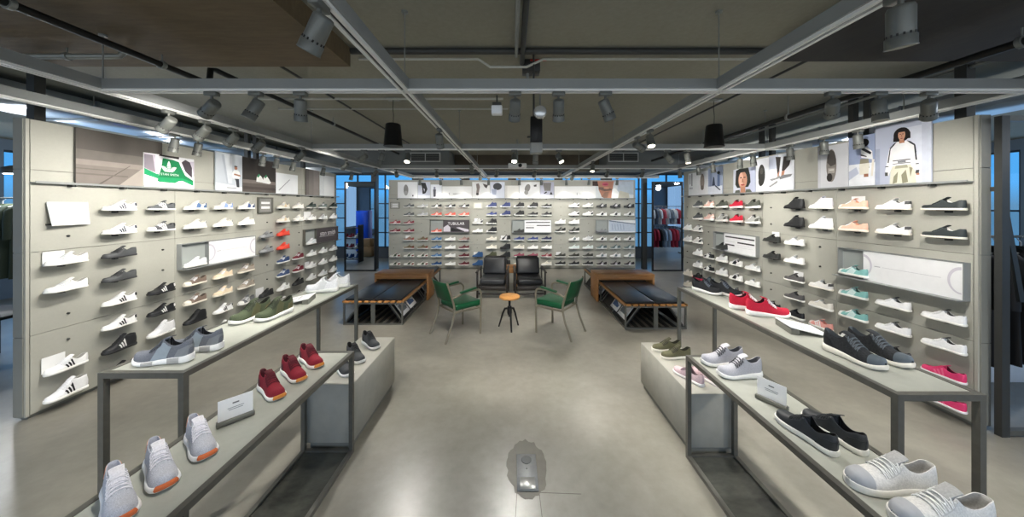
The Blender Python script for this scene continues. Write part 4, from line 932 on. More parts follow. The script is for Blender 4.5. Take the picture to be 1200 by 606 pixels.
pair(['pale pink knit low shoe, left of pair on right plinth', 'pale pink knit low shoe, right of pair on right plinth'],
     [(1.345, 2.41, .43, 112), (1.475, 2.40, .43, 110)], 'low', '#d9bfc4', 'pink pair on right plinth', lin='#a08a90', tong='#d9bfc4', lace='#8d7880', sole='#f4f0ec', fab=KNIT, scale=.86)
# sign holders and tilted price boards on the tables
def sign_holder(loc, rz, label):
    t = thing('sign_holder', loc, rz, label, 'sign', 'table sign holders')
    m = MB(); m.rbox(-.07, .07, -.015, .015, 0, .022, .003, 1); m.build('base', M['rim'], t)
    m = MB(); m.box(-.064, .064, -.0015, .0015, .02, .118); m.build('card', M['paper'], t)
    m = MB(); m.box(-.012, .012, -.0024, -.0014, .088, .094); m.box(-.03, .03, -.0022, -.0014, .070, .072); m.box(-.026, .026, -.0022, -.0014, .062, .064); m.build('printed_line', mat('#6b6b6b', .5, 0, .02, 4), t)
sign_holder((-1.325, 1.515, .7175), R(48), 'white card in grey base between grey and burgundy shoes')
sign_holder((1.36, 1.655, .7105), R(-62), 'white card in grey base between pale grey and black shoes')
def price_board(loc, rz, label):
    t = thing('tilted_price_board', loc, rz, label, 'sign', 'tilted boards on the tall tables')
    tl_ = Matrix.Rotation(R(11), 4, 'X')
    m = MB(); m.rbox(-.09, .09, -.10, .10, .021, .029, .002, 1, mtx=tl_); m.build('board', M['white'], t)
    m = MB(); m.box(-.088, .088, .05, .092, 0, .0335); m.box(-.088, .088, -.094, -.085, 0, .0035); m.build('wedge_base', M['rim'], t)
    m = MB(); m.rbox(-.05, .05, .005, .02, .0285, .0296, .0004, 1, mtx=tl_); m.rbox(-.05, .03, -.03, -.02, .0285, .0296, .0004, 1, mtx=tl_); m.build('printed_line', mat('#b5b5b5', .5, 0, .02, 4), t)
price_board((-1.725, 2.56, tl), R(-75), 'white tilted board between olive and white shoes')
price_board((1.80, 1.97, tl), R(75), 'white tilted board between red and black patterned shoes')

# ---------------------------------------------------------------- benches with shoe racks
def magazine(M4, label, c0, c1, group):
    t = thing('display_card', (0, 0, 0), 0, label, 'card', group); t.matrix_world = M4; t.matrix_basis = M4
    m = MB(); m.rbox(-.15, .15, -.115, .115, 0, .012, .002, 1); m.build('board', M['white'], t)
    m = MB(); m.prism([(-.12, -.06), (.10, -.06), (.11, -.02), (.0, .015), (-.05, .06), (-.12, .045)], lambda u, v, d: Vector((u, v, d)), .0115, .0126); m.build('printed_shoe', mat(c0, .5, 0, .1, 30), t)
    m = MB(); m.box(-.13, .13, .078, .10, .0115, .0124); m.build('printed_band', mat(c1, .5, 0, .05, 30), t)
def bench(label, x0, x1, y0, y1, aisle, side):
    W_ = x1-x0; Ln = y1-y0; hx = W_/2
    t = thing('seating_bench', ((x0+x1)/2, y0, 0), 0, label, 'bench', 'benches with leather cushions'); zt = .325; b = .022
    m = MB()
    for s in (-1, 1):
        xx = s*hx-(b if s > 0 else 0)
        m.box(xx, xx+b, 0, Ln, 0, b); m.box(xx, xx+b, 0, Ln, zt-b, zt)
    for yy in (0, Ln/2-.011, Ln-b):
        m.box(-hx+b, hx-b, yy, yy+b, 0, b); m.box(-hx+b, hx-b, yy, yy+b, zt-b, zt)
    m.box(-.03, .03-.0, 0, b, b, zt-b)
    m.build('frame', M['steel'], t)
    for s in (-1, 1):
        for yy in (0, Ln/2-.011, Ln-b):
            m = MB(); xx = s*hx-(b if s > 0 else 0); m.box(xx, xx+b, yy, yy+b, b, zt-b); m.build('leg', M['steel'], t)
    for i in range(9):
        m = MB(); a = -hx+.008+i*(W_-.016)/9; m.rbox(a+.015, a+(W_-.016)/9-.015, -.012, Ln, zt, zt+.024, .003, 1); m.build('slat', M['oaky'], t)
    m = MB()
    for s in (-1, 1): m.box(s*(hx+.004)-.006, s*(hx+.004)+.006, -.004, Ln, zt+.002, zt+.03)
    m.build('edge_trim', M['brass'], t)
    for s in (-1, 1):
        for (a, c) in ((.02, Ln*.485), (Ln*.515, Ln-.01)):
            m = MB(); m.rbox(-hx+.02 if s < 0 else .003, -.003 if s < 0 else hx-.02, a, c, zt+.0245, zt+.056, .012, 3); m.build('cushion', M['leather'], t)
    # tilted racks underneath, leaning inwards
    for s in (-1, 1):
        for (a, c) in ((.05, Ln/2-.04), (Ln/2+.04, Ln-.05)):
            m = MB(); v = [(s*(hx-.03), .035), (s*(hx-.05), .03), (s*(hx-.24), .29), (s*(hx-.22), .295)]
            m.prism(v, lambda u, w, d: Vector((u, d, w)), a, c); o = m.build('tilted_rack', M['black'], t)
            r = MB()
            for yy in (a, (a+c)/2-.008, c-.016): r.prism([(s*(hx-.028), .03), (s*(hx-.010), .03), (s*(hx-.205), .30), (s*(hx-.222), .30)], lambda u, w, d: Vector((u, d, w)), yy, yy+.016)
            r.build('rack_rail', M['steel'], o)
    for i in range(7):
        m = MB(); a = -hx+.05+i*(W_-.1)/7; m.box(a, a+.05, b, Ln-b, .006, .016); m.build('floor_slat', M['beamdark'], t)
    # cards lying on the aisle side rack
    s = aisle; ang = math.atan2(.26, .19)
    cols = [('#6f7478', '#2b2c2d'), ('#3c5f8f', '#7e8c58'), ('#8d9296', '#45484a'), ('#2c3d66', '#9aa0a4')]
    words = ['grey shoe card on bench rack, %s bench, nearest of four', 'second card from near end on bench rack, %s bench', 'third card from near end on bench rack, %s bench', 'last card on bench rack, %s bench, far end']
    for k in range(4):
        yy = y0+[.27, .62, 1.52, 1.95][k]; nrm = Vector((s*math.sin(ang), 0, math.cos(ang)))
        up_ = Vector((-s*math.cos(ang), 0, math.sin(ang))); ax = nrm.cross(up_)*-1
        ax = up_.cross(nrm)
        c = Vector(((x0+x1)/2+s*(hx-.126), yy, .165))+nrm*.024
        M4 = Matrix(((ax.x, up_.x, nrm.x, c.x), (ax.y, up_.y, nrm.y, c.y), (ax.z, up_.z, nrm.z, c.z), (0, 0, 0, 1)))
        magazine(M4, words[k] % side, *cols[k], 'shoe cards on the bench racks')
bench('black cushioned slatted bench with wooden bridge, left of seating area', -2.475, -1.60, 4.625, 7.07, 1, 'left')
bench('black cushioned slatted bench with wooden bridge, right of seating area', 1.60, 2.475, 4.47, 6.99, -1, 'right')
def bridge(x0, x1, y0, y1, z, label):
    t = thing('wooden_bridge_table', ((x0+x1)/2, (y0+y1)/2, 0), 0, label, 'table', 'wooden bridge tables over the benches'); hx = (x1-x0)/2; hy = (y1-y0)/2
    m = MB(); m.rbox(-hx, hx, -hy, hy, z-.03, z, .003, 1); m.build('top', M['oak'], t)
    for s in (-1, 1): m = MB(); m.rbox(s*hx-(.035 if s > 0 else 0), s*hx+(0 if s > 0 else .035), -hy, hy, 0, z-.0305, .003, 1); m.build('side_panel', M['oak'], t)
    for s in (-1, 1): m = MB(); m.rbox(-hx+.036, hx-.036, s*hy-(.025 if s > 0 else 0), s*hy+(0 if s > 0 else .025), .392, z-.0305, .003, 1); m.build('apron', M['oak'], t)
bridge(-2.54, -1.545, 5.83, 6.26, .495, 'honey wood bridge table standing over the left bench')
bridge(1.545, 2.60, 5.75, 6.2, .495, 'honey wood bridge table standing over the right bench')

# ---------------------------------------------------------------- seating group
def arc(c, r, a0, a1, n, fn):
    return [fn(c[0]+r*math.cos(R(a0+(a1-a0)*i/n)), c[1]+r*math.sin(R(a0+(a1-a0)*i/n))) for i in range(n+1)]
def green_chair(loc, rz, label):
    """local +y is the front of the seat"""
    t = thing('green_armchair', loc, rz, label, 'chair', 'green metal armchairs round the small table'); r = .0145; w = .225
    for s in (-1, 1):
        m = MB(); P = [Vector((s*w, .20, 0)), Vector((s*w, .205, .40)), Vector((s*w, .21, .53))]
        P += [Vector((s*w, .15+.06*math.cos(a), .545+.065*math.sin(a))) for a in (0.2, .6, 1.0, 1.4)]
        P += [Vector((s*w, .02, .612)), Vector((s*w, -.13, .585)), Vector((s*.212, -.235, .555))]
        m.tube(P, r, 10); m.build('front_leg', M['chairmetal'], t)
        m = MB(); m.tube([(s*.215, -.33, 0), (s*.208, -.235, .22), (s*.205, -.195, .37), (s*.205, -.20, .45), (s*.205, -.245, .60), (s*.2, -.30, .765)], r, 10); m.build('rear_leg', M['chairmetal'], t)
        m = MB(); m.rbox(s*w-.024, s*w+.024, -.12, .13, .612, .634, .009, 3, mtx=Matrix.Translation((0, 0, 0)) @ Matrix.Translation((0, .0, .612)) @ Matrix.Rotation(R(7), 4, 'X') @ Matrix.Translation((0, 0, -.609))); m.build('arm_pad', M['green'], t)
    m = MB(); m.tube([(-.21, -.19, .365), (.21, -.19, .365)], r, 8); m.tube([(-w, .19, .365), (w, .19, .365)], r, 8)
    for s in (-1, 1): m.tube([(s*.207, -.19, .365), (s*w, .195, .365)], r, 8)
    m.build('seat_rail', M['chairmetal'], t)
    m = MB(); m.rbox(-.212, .212, -.175, .235, .378, .455, .03, 4); m.build('seat', M['green'], t)
    rows = []; m = MB()
    for dz, off in ((0, .012), (1, -.012)):
        pass
    for i in range(9):
        u = -1+2*i/8
        rows.append([Vector((u*.192, -.223-.030*(1-u*u)-.075*v, .50+.255*v)) for v in (0, .04, .25, .5, .75, .96, 1)])
    fr = [[p+Vector((0, .017, .0))*(1 if 0 < j < 6 and 0 < i < 8 else .4) for j, p in enumerate(r_)] for i, r_ in enumerate(rows)]
    bk = [[p-Vector((0, .017, .0))*(1 if 0 < j < 6 and 0 < i < 8 else .4) for j, p in enumerate(r_)] for i, r_ in enumerate(rows)]
    m.grid(fr); m.grid(bk)
    ed = [(0, j) for j in range(7)]+[(i, 6) for i in range(1, 9)]+[(8, j) for j in range(5, -1, -1)]+[(i, 0) for i in range(7, 0, -1)]; k = len(ed)
    m.add([fr[i][j] for i, j in ed]+[bk[i][j] for i, j in ed], [(q, (q+1) % k, k+(q+1) % k, k+q) for q in range(k)], 0, True)
    m.build('backrest', M['green'], t)
green_chair((-.73, 4.36, 0), R(-49), 'green padded metal armchair left of the small round table')
green_chair((.63, 4.42, 0), R(53), 'green padded metal armchair right of the small round table')
t = thing('side_table', (-.035, 4.50, 0), 0, 'small round wooden table on black tripod screw stem', 'table')
m = MB(); m.lathe([(.138, .435), (.146, .438), (.147, .462), (.143, .467), (.01, .467)], 32); m.build('table_top', M['tabwood'], t)
m = MB(); m.lathe([(.045, .405), (.045, .434)], 20); m.tube([(0, 0, .17), (0, 0, .41)], .017, 12); m.lathe([(.028, .20), (.034, .22), (.034, .30), (.028, .32)], 16); m.build('stem', M['black'], t)
for a in (-80, 40, 160):
    m = MB(); c, s = math.cos(R(a)), math.sin(R(a))
    m.tube([(c*.02, s*.02, .285), (c*.07, s*.07, .275), (c*.105, s*.105, .20), (c*.165, s*.165, 0.006)], [.017, .016, .014, .011], 8); m.build('leg', M['black'], t)
def lounge_chair(loc, rz, label, leather_hex):
    t = thing('leather_lounge_chair', loc, rz, label, 'chair', 'black leather lounge chairs by the far wall'); lm = mat(leather_hex, .33, 0, .22, 8, .5)  # leather base colour is set per chair
    # +y front
    m = MB(); m.rbox(-.24, .24, -.20, .30, .245, .36, .045, 4); m.build('seat_cushion', lm, t)
    mt = Matrix.Translation((0, -.24, .34)) @ Matrix.Rotation(R(20), 4, 'X')
    m = MB(); m.rbox(-.24, .24, -.055, .055, 0.0, .36, .045, 4, mtx=mt); m.build('back_cushion', lm, t)
    m = MB(); m.rbox(-.22, .22, -.085, -.06, -.1, .40, .008, 1, mtx=mt)
    m.rbox(-.26, .26, .27, .30, .15, .225, .006, 1); m.rbox(-.26, .26, -.24, -.21, .15, .225, .006, 1); m.box(-.24, .24, -.2, .27, .225, .244); m.rbox(-.26, .26, .275, .295, .07, .10, .005, 1); m.build('frame', M['dwood'], t)
    for s in (-1, 1):
        m = MB(); m.rbox(s*.285-.022, s*.285+.022, -.30, .36, .485, .512, .01, 2); m.build('armrest', M['dwood'], t)
        for yy in (.27, -.26):
            m = MB(); m.rbox(s*.282-.017, s*.282+.017, yy-.02, yy+.02, 0, .486, .005, 1); m.build('leg', M['dwood'], t)
        m = MB(); m.rbox(s*.275-.012, s*.275+.012, -.24, .25, .16, .20, .004, 1); m.build('side_rail', M['dwood'], t)
lounge_chair((-.365, 6.24, 0), R(178), 'black leather lounge chair, left one of the two at far wall', '#2b2c2e')
lounge_chair((.335, 6.24, 0), R(182), 'black leather lounge chair, right one of the two at far wall', '#17181a')
t = thing('wooden_stool', (-.01, 6.75, 0), 0, 'small pale wooden box stool between the two lounge chairs', 'stool')
m = MB(); m.rbox(-.12, .12, -.12, .12, .45, .475, .004, 1); m.build('seat', M['oak'], t)
for s in (-1, 1): m = MB(); m.rbox(s*.12-(.02 if s > 0 else 0), s*.12+(0 if s > 0 else .02), -.12, .12, 0, .4495, .003, 1); m.build('side_panel', M['oak'], t)
m = MB(); m.rbox(-.099, .099, -.11, -.09, .33, .449, .002, 1); m.build('front_panel', M['oak'], t)

# ---------------------------------------------------------------- floor socket
t = thing('floor_socket', (.098, 2.075, 0), 0, 'steel floor socket plate set in the concrete aisle', 'floor socket')
m = MB(); m.rbox(-.0665, .0665, -.145, .145, 0.0005, .006, .002, 1); m.build('cover_plate', M['plate'], t)
m = MB(); m.rbox(-.048, .048, -.135, -.05, .0055, .0085, .001, 1); m.build('hatch', mat('#b4b5b2', .35, .6, .05, 60), t)
m = MB(); m.lathe([(.035, .0055), (.035, .0075), (.028, .008)], 24, (0, .09, 0)); m.lathe([(.006, .0055), (.006, .008)], 10, (.0, 0.02, 0)); m.build('screw_cap', mat('#6d6f6f', .6, .1, .05, 30), t)
def blob(cx, cy, rx, ry, n, seed, jag=.12):
    rd = random.Random(seed); P = []
    for i in range(n):
        a = 2*PI*i/n; k = 1+rd.uniform(-jag, jag); P.append((cx+rx*k*math.cos(a), cy+ry*k*math.sin(a)))
    return P
m = MB(); m.prism(blob(.10, 2.12, .135, .23, 40, 3, .07), lambda u, v, d: Vector((u, v, d)), -.002, .0006)
o = m.build('mortar_patch', layered('damp mortar patch', [('#4f4c40', '#666253'), ('#4a4638', '#645f50')], [3, 14], .45, bump=.1)); tag(o, 'darker mortar patch in the floor around the steel socket plate', 'floor patch')
m = MB()
for (xa, ya, xb, yb) in ((.03, 1.925, -.02, 1.2), (.166, 1.925, .18, 1.2), (.17, 1.925, .42, 1.915)):
    dx, dy = xb-xa, yb-ya; L_ = math.hypot(dx, dy); nx, ny = -dy/L_*.0015, dx/L_*.0015
    m.prism([(xa+nx, ya+ny), (xb+nx, yb+ny), (xb-nx, yb-ny), (xa-nx, ya-ny)], lambda u, v, d: Vector((u, v, d)), -.001, .0004)
tag(m.build('floor_saw_cut', mat('#4f4a40', .7, 0, .1, 20)), 'thin saw cut lines in concrete leading from the socket plate', 'floor cut')
# ---------------------------------------------------------------- lighting grid
ZB0, ZB1 = 2.478, 2.555       # underside of the track and top of the beam
def beam(label, p0, p1, w=.075):
    """steel lighting beam with a track let into its underside, along x or y"""
    ax = 0 if abs(p1[0]-p0[0]) > abs(p1[1]-p0[1]) else 1
    t = thing('lighting_beam', ((p0[0]+p1[0])/2, (p0[1]+p1[1])/2, ZB0), 0, label, 'beam', None)
    L_ = abs(p1[ax]-p0[ax])/2; h = ZB1-ZB0
    def bx(m, o0, o1, z0, z1, l=L_):
        if ax == 0: m.box(-l, l, o0, o1, z0, z1)
        else: m.box(o0, o1, -l, l, z0, z1)
    dz = .0012 if ax == 0 else 0
    m = MB(); bx(m, -w/2, w/2, .014+dz, h-dz*2); m.build('beam', M['beam'], t)
    m = MB(); bx(m, -.027, -.009, dz, .014+dz, L_-.004); bx(m, .009, .027, dz, .014+dz, L_-.004); m.build('track', mat('#ecece8', .4, 0, .02, 20), t)
    m = MB(); bx(m, -.008, .008, .008, .014, L_-.004); m.build('track_groove', M['beamdark'], t)
    return t
BX = {'left wall beam': -3.43, 'left beam': -2.63, 'inner left beam': -.69, 'inner right beam': 1.33, 'right wall beam': 3.32}
beam('pale steel lighting beam running just in front of the left shoe wall', (-3.43, -1.2), (-3.43, 7.15))
beam('pale steel lighting beam at the left end of the cross beams', (-2.63, -1.2), (-2.63, 8.37))
beam('pale steel lighting beam running deep above the aisle, left one', (-.69, -1.2), (-.69, 8.37))
beam('pale steel lighting beam running deep above the aisle, right one', (1.33, -1.2), (1.33, 8.37))
beam('pale steel lighting beam running just in front of the right shoe wall', (3.32, -1.2), (3.32, 8.37))
CY = [2.03, 4.14, 6.28, 8.40]
for y, wd in zip(CY, ('closest to the camera', 'second from the camera', 'third from the camera', 'at the far wall')):
    beam(f'grey cross beam with lighting track, {wd}', (-2.63, y), (3.9, y))
# drop rods
k = 0
for x in (-2.63, -.69, 1.33, 3.32):
    for y in CY[:3]:
        k += 1
        top = ZC if not ((x < -1.28 and y < 2.5) or (x > 2.03 and y < 2.41)) else 2.85
        m = MB(); m.tube([(0, 0, ZB1-.002), (0, 0, top+.001)], .004, 6); m.lathe([(.02, top-.012), (.02, top+.0005)], 12)
        o = m.build('drop_rod', M['pipe'], None, (x, y, 0))
        tag(o, f"thin drop rod over the { {-2.63:'left',-.69:'inner left',1.33:'inner right',3.32:'right'}[x]} lighting beam, {['nearest','second','third'][CY.index(y)]} crossing", 'rod', 'drop rods of the lighting grid')
# ---- spotlights
HM = {}
def head_parts():
    m = MB(); m.rbox(-.022, .022, -.045, .045, -.028, .002, .004, 1); HM['adapter'] = m.mesh('adapter')
    m = MB(); m.tube([(0, 0, -.025), (0, 0, -.075)], .009, 8); m.rbox(-.016, .016, -.014, .014, -.095, -.07, .004, 1); HM['stem'] = m.mesh('stem')
    m = MB(); m.lathe([(.022, .055), (.036, .05), (.040, .04), (.040, -.05), (.0395, -.052), (.0395, -.060), (.044, -.064), (.044, -.098), (.046, -.104), (.0415, -.1045), (.038, -.085), (.002, -.08)], 24); HM['housing'] = m.mesh('housing')
    m = MB()
    for i in range(14):
        a = 2*PI*i/14; c, s = math.cos(a), math.sin(a); m.box(.0385*c-.003, .0385*c+.003, .0385*s-.003, .0385*s+.003, -.061, -.051)
    HM['cooling_slots'] = m.mesh('cooling_slots')
    m = MB(); m.lathe([(.0375, -.0875), (.0375, -.0862)], 24); HM['lens'] = m.mesh('lens')
head_parts()
LENS = emit('#fff4e2', 14.0)
NS = [0]
def spotlight(x, y, aim, watts, label, size=62, blend=.7, along='y', scale=.88):
    NS[0] += 1
    t = thing('track_spotlight', (x, y, ZB0), 0, label, 'spotlight', 'track spotlights on the lighting beams'); t.scale = (scale,)*3
    a = obj('adapter', HM['adapter'], [M['lamp']], t); a.rotation_euler = (0, 0, 0 if along == 'y' else PI/2)
    obj('stem', HM['stem'], [M['lamp']], t)
    piv = Vector((0, 0, -.105)); w0 = Vector((x, y, ZB0))+piv*scale
    d = (Vector(aim)-w0).normalized(); q = (-d).to_track_quat('Z', 'Y')
    h = obj('housing', HM['housing'], [M['lamp']], t); h.location = piv+d*.0; h.rotation_mode = 'QUATERNION'; h.rotation_quaternion = q
    obj('cooling_slots', HM['cooling_slots'], [M['black']], h)
    obj('lens', HM['lens'], [LENS], h)
    ld = bpy.data.lights.new('bulb', 'SPOT'); ld.energy = watts; ld.spot_size = R(size); ld.spot_blend = blend; ld.shadow_soft_size = .03; ld.color = (1.0, .965, .91)
    lo = bpy.data.objects.new('bulb', ld); COL.objects.link(lo); lo.parent = h; lo.location = (0, 0, -.108)
    return t
for i, y in enumerate([3.21, 3.45, 4.35, 4.60, 4.95, 5.74, 6.75]):
    spotlight(-3.43, y, (-3.94, y+.12, .35), WALL_W*.5, f'grey spotlight hanging on the left wall beam, {ORD[i]} from the near end', 60, .9)
for i, y in enumerate([2.42, 2.70, 2.98, 3.30, 3.95, 5.0, 6.1]):
    spotlight(-2.63, y, (-3.94, y+.3, 1.45), WALL_W*1.15, f'grey spotlight on the beam left of the aisle, {ORD[i]} from the near end', 100, .9)
for i, (y, a) in enumerate([(3.03, 3.1), (3.36, 3.6), (3.77, 3.9), (4.35, 4.4), (4.60, 4.9), (5.22, 5.3), (5.62, 5.8), (6.25, 6.3)]):
    spotlight(3.32, y, (3.633, a, .35), WALL_W*.5, f'grey spotlight hanging on the right wall beam, {ORD[i]} from the near end', 60, .9)
cross = {0: [(-1.93, (-3.9, 2.9, 1.4), 2.0), (-1.646, (-2.75, 1.5, 0), 1.5), (-1.36, (-1.62, 2.5, .9), .8), (0.02, (-.15, 4.2, 0), 1.3), (.30, (.5, 3.6, 0), 1.2), (.60, (1.5, 2.4, .5), .9), (2.06, (3.6, 3.7, 1.4), 2.6), (2.36, (2.45, 1.9, 0), 1.5), (2.68, (3.6, 2.75, 1.4), 1.2)],
         1: [(-1.94, (-3.9, 4.9, 1.4), 1.4), (-1.71, (-2.35, 4.1, 0), 1.5), (-1.365, (-1.3, 2.75, .4), 1.2), (0.03, (0.0, 2.2, 0), 1.5), (.31, (.35, 5.6, .2), 1.2), (.615, (1.45, 2.9, .3), 1.2), (2.04, (3.6, 5.0, 1.4), 2.4), (2.30, (2.4, 3.4, 0), 1.4)],
         2: [(-2.3, (-2.9, 8.7, 1.2), .9), (-1.5, (-1.9, 8.7, 1.2), .9), (-.30, (-.9, 8.7, 1.2), .9), (.45, (.1, 8.7, 1.2), .9), (.95, (1.0, 8.7, 1.2), .9), (1.9, (1.9, 8.7, 1.2), .9), (2.6, (2.9, 8.7, 1.2), .9)],
         3: [(-2.45, (-2.7, 8.7, .7), .13), (-1.9, (-1.9, 8.7, .7), .13), (-1.35, (-1.3, 8.7, .7), .13), (-.62, (-.7, 8.7, .7), .13), (.2, (.1, 8.7, .7), .13), (.78, (.8, 8.7, .7), .13), (1.45, (1.5, 8.7, .7), .13), (2.05, (2.0, 8.7, .7), .13), (2.8, (2.7, 8.7, .7), .13)]}
CW = ['nearest cross beam', 'second cross beam', 'third cross beam', 'cross beam at the far wall']
for r, lst in cross.items():
    for i, (x, aim, kf) in enumerate(lst):
        fl = aim[2] < .95 and abs(aim[0]) < 2.5
        p = (FLOOR_W if fl else (BACK_W*1.6 if r >= 2 else WALL_W*1.3))*kf
        spotlight(x, CY[r], aim, p, f'grey spotlight on the {CW[r]}, {ORD[i]} from the left', (62 if fl else 95) if r < 2 else 100, .8, 'x', .88)
for i, (y, aim, kf) in enumerate([(1.13, (-1.65, 1.45, .9), .55), (3.0, (-.75, 4.4, 0.2), 1.0), (5.4, (-.4, 6.3, .2), .8), (6.9, (-1.0, 8.7, 1.0), .5)]):
    spotlight(-.69, y, aim, FLOOR_W*kf, f'grey spotlight on the left beam above the aisle, {ORD[i]} from the camera', 60)
for i, (y, aim, kf) in enumerate([(1.08, (1.6, 1.3, .8), .55), (3.04, (1.2, 1.9, .4), .9), (3.35, (3.6, 4.6, 1.5), .8), (5.2, (.9, 4.2, 0), 1.0), (6.9, (1.0, 8.7, 1.0), .5)]):
    spotlight(1.33, y, aim, FLOOR_W*kf, f'grey spotlight on the right beam above the aisle, {ORD[i]} from the camera', 60)

spotlight(-2.63, .55, (-2.7, 1.7, 0), FLOOR_W*1.3, 'added unseen grey spotlight on the left beam beside the camera', 80, .8)  # two heads added out of view to brighten the floor outside the aisle
spotlight(3.32, .55, (2.7, 1.7, 0), FLOOR_W*1.3, 'added unseen grey spotlight on the right beam beside the camera', 80, .8)
# ---------------------------------------------------------------- ceiling services
def pipe(name, pts, r, m, label, cat='pipe', group=None, hang=()):
    t = thing(name, pts[0], 0, label, cat, group); o = Vector(pts[0])
    b = MB(); b.tube([Vector(p)-o for p in pts], r, 10); b.build('run', m, t)
    for p, top in hang:
        b = MB(); q = Vector(p)-o; b.tube([q+Vector((0, 0, r*.5)), Vector((q.x, q.y, top-o.z+.001))], .005, 6); b.lathe([(r*1.45, -.012), (r*1.45, .012)], 12, q, 0, Matrix.Rotation(PI/2, 4, 'X') if abs(pts[1][1]-pts[0][1]) > abs(pts[1][0]-pts[0][0]) else Matrix.Rotation(PI/2, 4, 'Y'))
        b.build('hanger', M['pipe'], t)
pipe('sprinkler_pipe', [(-2.55, -1.5, 2.775), (-2.55, 2.62, 2.775), (-2.55, 2.66, 2.79), (-2.55, 2.67, 2.90), (-2.55, 2.72, 2.915), (-2.55, 7.1, 2.915)], .022, M['bpipe'], 'black sprinkler pipe under the ceiling, running deep on the left', hang=[((-2.55, 1.6, 2.775), 2.85), ((-2.55, 2.3, 2.775), 2.85), ((-2.55, 4.5, 2.915), 3.0)])
pipe('sprinkler_pipe', [(3.15, -1.5, 2.76), (3.15, 7.1, 2.76)], .026, M['bpipe'], 'black sprinkler pipe under the ceiling, running deep on the right', hang=[((3.15, 1.95, 2.76), 2.85), ((3.15, 3.6, 2.76), 3.0), ((3.15, 5.2, 2.76), 3.0)])
pipe('conduit', [(-4.2, 2.2, 2.79), (-2.80, 2.2, 2.79), (-2.76, 2.22, 2.80), (-2.74, 2.24, 2.851)], .018, M['pipe'], 'short pale conduit with an elbow under the left slab', hang=[((-3.1, 2.2, 2.79), 2.85)])
pipe('conduit', [(-1.27, 2.62, 2.965), (-.28, 2.62, 2.965), (-.18, 2.62, 2.90), (.05, 2.62, 2.90), (.12, 2.62, 2.90), (.26, 2.62, 2.965), (2.02, 2.62, 2.965)], .010, mat('#b9bab2', .5, .2, .05, 20), 'thin pale conduit crossing the ceiling with a dip in the middle')
pipe('cable_duct', [(-1.275, 2.50, 2.972), (2.025, 2.50, 2.972)], .024, M['beamdark'], 'dark cable duct crossing the ceiling between the two slabs')
pipe('conduit', [(-2.9, 3.55, 2.95), (-.1, 3.55, 2.95)], .012, mat('#b9bab2', .5, .2, .05, 20), 'pale conduit crossing the ceiling behind the nearest cross beam')
pipe('conduit', [(-2.9, 3.92, 2.95), (-.05, 3.92, 2.95)], .010, mat('#a9aaa2', .5, .2, .05, 20), 'thinner conduit crossing the ceiling farther behind the nearest cross beam')
pipe('conduit', [(.035, -1.2, 2.955), (.035, 2.55, 2.955)], .013, M['pipe'], 'pale conduit running along the ceiling straight above the aisle')
pipe('cable_duct', [(.085, -1.2, 2.965), (.085, 2.7, 2.965)], .020, M['beamdark'], 'dark cable duct beside the pale conduit above the aisle')
pipe('conduit', [(2.45, 2.5, 2.955), (2.45, 7.0, 2.955)], .012, M['beamdark'], 'dark conduit running deep along the ceiling right of the aisle')
pipe('conduit', [(-2.0, 2.6, 2.955), (-2.0, 7.0, 2.955)], .012, M['beamdark'], 'dark conduit running deep along the ceiling left of the aisle')
pipe('conduit', [(3.9, 2.5, 2.93), (3.9, 7.0, 2.93)], .016, M['pipe'], 'pale conduit along the ceiling beyond the right beam')
def air_duct(x0, x1, y0, y1, z0, z1, label):
    t = thing('air_duct', ((x0+x1)/2, y0, z0), 0, label, 'duct', 'silver air ducts behind the shoe walls'); hx = (x1-x0)/2; n = 6; L_ = (y1-y0)/n
    for i in range(n):
        m = MB(); m.rbox(-hx, hx, i*L_+.004, (i+1)*L_-.004, 0, z1-z0, .004, 1); m.build('duct_section', mat('#b4bcc2', .28, .75, .08, 4), t)
    for i in range(n+1):
        m = MB(); m.box(-hx-.012, hx+.012, i*L_-.012, i*L_+.012, -.012, z1-z0+.005); m.build('flange', mat('#8b949b', .35, .7, .05, 8), t)
    for i in (1, 3, 5):
        m = MB(); m.box(-hx-.01, -hx-.004, i*L_-.04, i*L_-.03, 0, ZC-z0+.001); m.box(hx+.004, hx+.01, i*L_-.04, i*L_-.03, 0, ZC-z0+.001); m.box(-hx-.01, hx+.01, i*L_-.04, i*L_-.03, -.006, 0); m.build('hanger', M['pipe'], t)
air_duct(-5.35, -4.75, 2.7, 8.2, 2.74, 2.94, 'silver rectangular air duct behind the left shoe wall')
air_duct(4.35, 4.85, 2.6, 8.2, 2.66, 2.86, 'silver rectangular air duct behind the right shoe wall')
# hanging speakers
def speaker(x, y, label):
    t = thing('hanging_speaker', (x, y, 2.44), 0, label, 'speaker', 'black hanging speakers')
    m = MB(); m.lathe([(.02, .262), (.075, .26), (.084, .25), (.104, .012), (.108, .004), (.108, 0), (.1, 0)], 28); m.build('body', M['black'], t)
    m = MB(); m.lathe([(.1, -.001), (.1, .003)], 28); m.build('grille', M['beamdark'], t)
    m = MB(); m.tube([(0, 0, .26), (.004, 0, .36), (-.004, 0, .45), (0, 0, .545)], .004, 6); m.build('cable', M['beamdark'], t)
    m = MB(); m.rbox(-.07, .07, -.05, .05, .54, .561, .004, 1); m.build('ceiling_plate', M['pipe'], t)
speaker(-1.385, 3.68, 'black cone-shaped speaker hanging by a cable left of aisle')
speaker(2.38, 3.72, 'black cone-shaped speaker hanging by a cable right of aisle')
